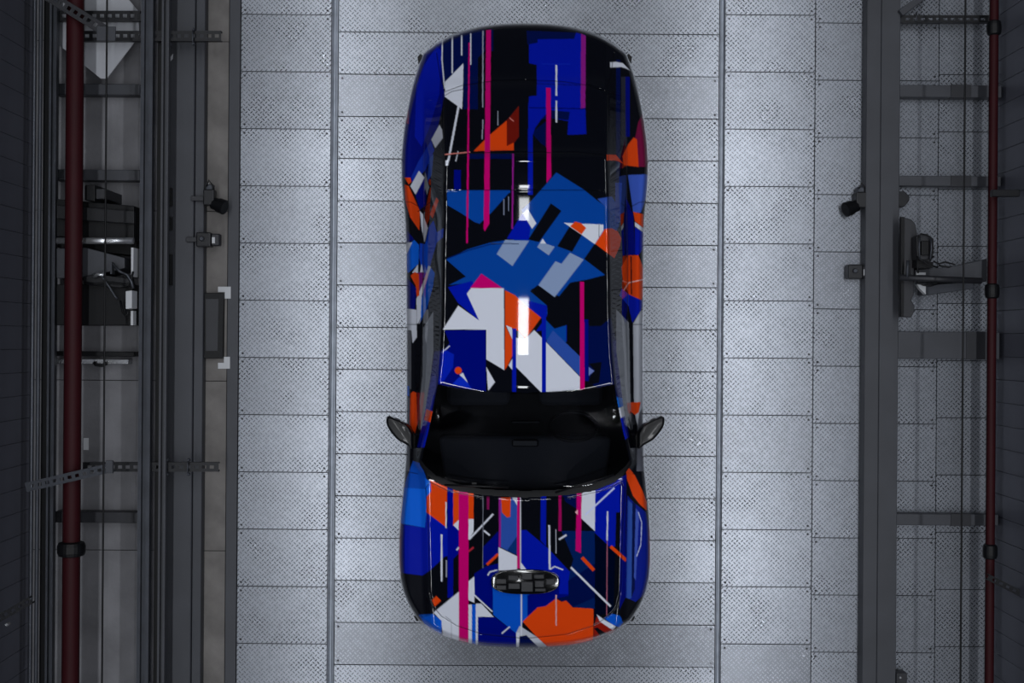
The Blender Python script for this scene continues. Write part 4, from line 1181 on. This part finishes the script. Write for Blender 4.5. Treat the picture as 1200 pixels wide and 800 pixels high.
# monitor and scanner arm, right
e = empty('scanner_machine', at(1090, 320, 0), 'dark scanner arm with a tall screen and cables over the plates right of the beam', 'machine'); eo = e.location.copy()
lpoly('screen_back', [(1057, 254), (1068, 257), (1073, 262), (1075, 275), (1072, 284), (1071, 345), (1068, 352), (1072, 358), (1072, 364), (1068, 372), (1056, 371)], 0.20, 0.27, M['beam2'])
lpoly('screen_edge', [(1056, 254), (1060, 254), (1059, 371), (1056, 371)], 0.27, 0.30, M['black'], 0.002)
lpoly('drive_unit', [(1074, 277), (1079, 274), (1092, 277), (1094, 290), (1093, 302), (1088, 305), (1075, 304)], 0.12, 0.40, M['beam2'])
lpoly('drive_core', [(1080, 282), (1089, 282), (1089, 299), (1080, 299)], 0.40, 0.43, M['black'])
lpoly('arm_cover', [(1072, 316), (1110, 313), (1127, 310), (1157, 303), (1157, 330), (1072, 330)], 0.0, 0.22, M['beam'])
lpoly('arm_cover', [(1085, 334), (1140, 330), (1142, 338), (1085, 346)], 0.0, 0.2, M['zinc'])
link('arm_tube', tube_me([lp(1054, 325, 0.36), lp(1150, 329, 0.36)], px_w(4, 1.3), 14), M['beam2'], e)
link('arm_tube', tube_me([lp(1064, 305, 0.38), lp(1063, 325, 0.38)], px_w(2, 1.3), 10), M['zinc'], e)
for k_, pth in enumerate(([(1076, 278), (1079, 274), (1086, 275), (1093, 280), (1093, 296), (1090, 306)], [(1075, 302), (1082, 306), (1090, 304), (1094, 300)], [(1094, 306), (1100, 309), (1108, 307), (1119, 310), (1112, 313), (1100, 311)], [(1074, 330), (1082, 334), (1090, 335), (1100, 332)], [(1075, 300), (1075, 312), (1076, 320)], [(1078, 277), (1077, 290), (1078, 304)], [(1091, 279), (1091.5, 292), (1090, 304)], [(1082, 306), (1086, 309), (1091, 311), (1098, 313)])):
    link('cable', tube_me([lp(x, y, 0.44) for x, y in pth], 0.007, 8), M['zinc2'] if k_ in (5, 6) else M['black'], e)
lpoly('connector_plate', [(1075, 304), (1094, 307), (1093, 314), (1074, 313)], 0.1, 0.38, M['black'], 0.003)
lpoly('white_plate', [(1074, 319), (1085, 319), (1085, 322), (1074, 322)], 0.2, 0.24, M['rust'], 0.001)
lpoly('white_plate', [(1075, 333), (1085, 334), (1085, 345), (1078, 338)], 0.15, 0.21, M['rust'], 0.001)

# brackets reaching from the right wall
for pth, lab in (([(1163, 226), (1195, 226)], 'short dark pipe bracket on the right wall in the upper half'), ([(1158, 676), (1180, 686), (1212, 703)], 'dark slotted arm reaching down right from the red pipe at the right wall')):
    a, b_ = at(*pth[0], 0.5), at(*pth[-1], 0.5)
    if len(pth) == 3:
        o = link('wall_bracket', channel_me((b_ - a).length, w=px_w(7, .5), d=0.04, pitch=0.06, slot=0.03, sw=0.02), M['blackm']); aim(o, a, b_); tag(o, lab, 'bracket')
    else:
        span('wall_bracket', a, b_, px_w(8, .5), 0.05, M['blackm'], lab, 'bracket')
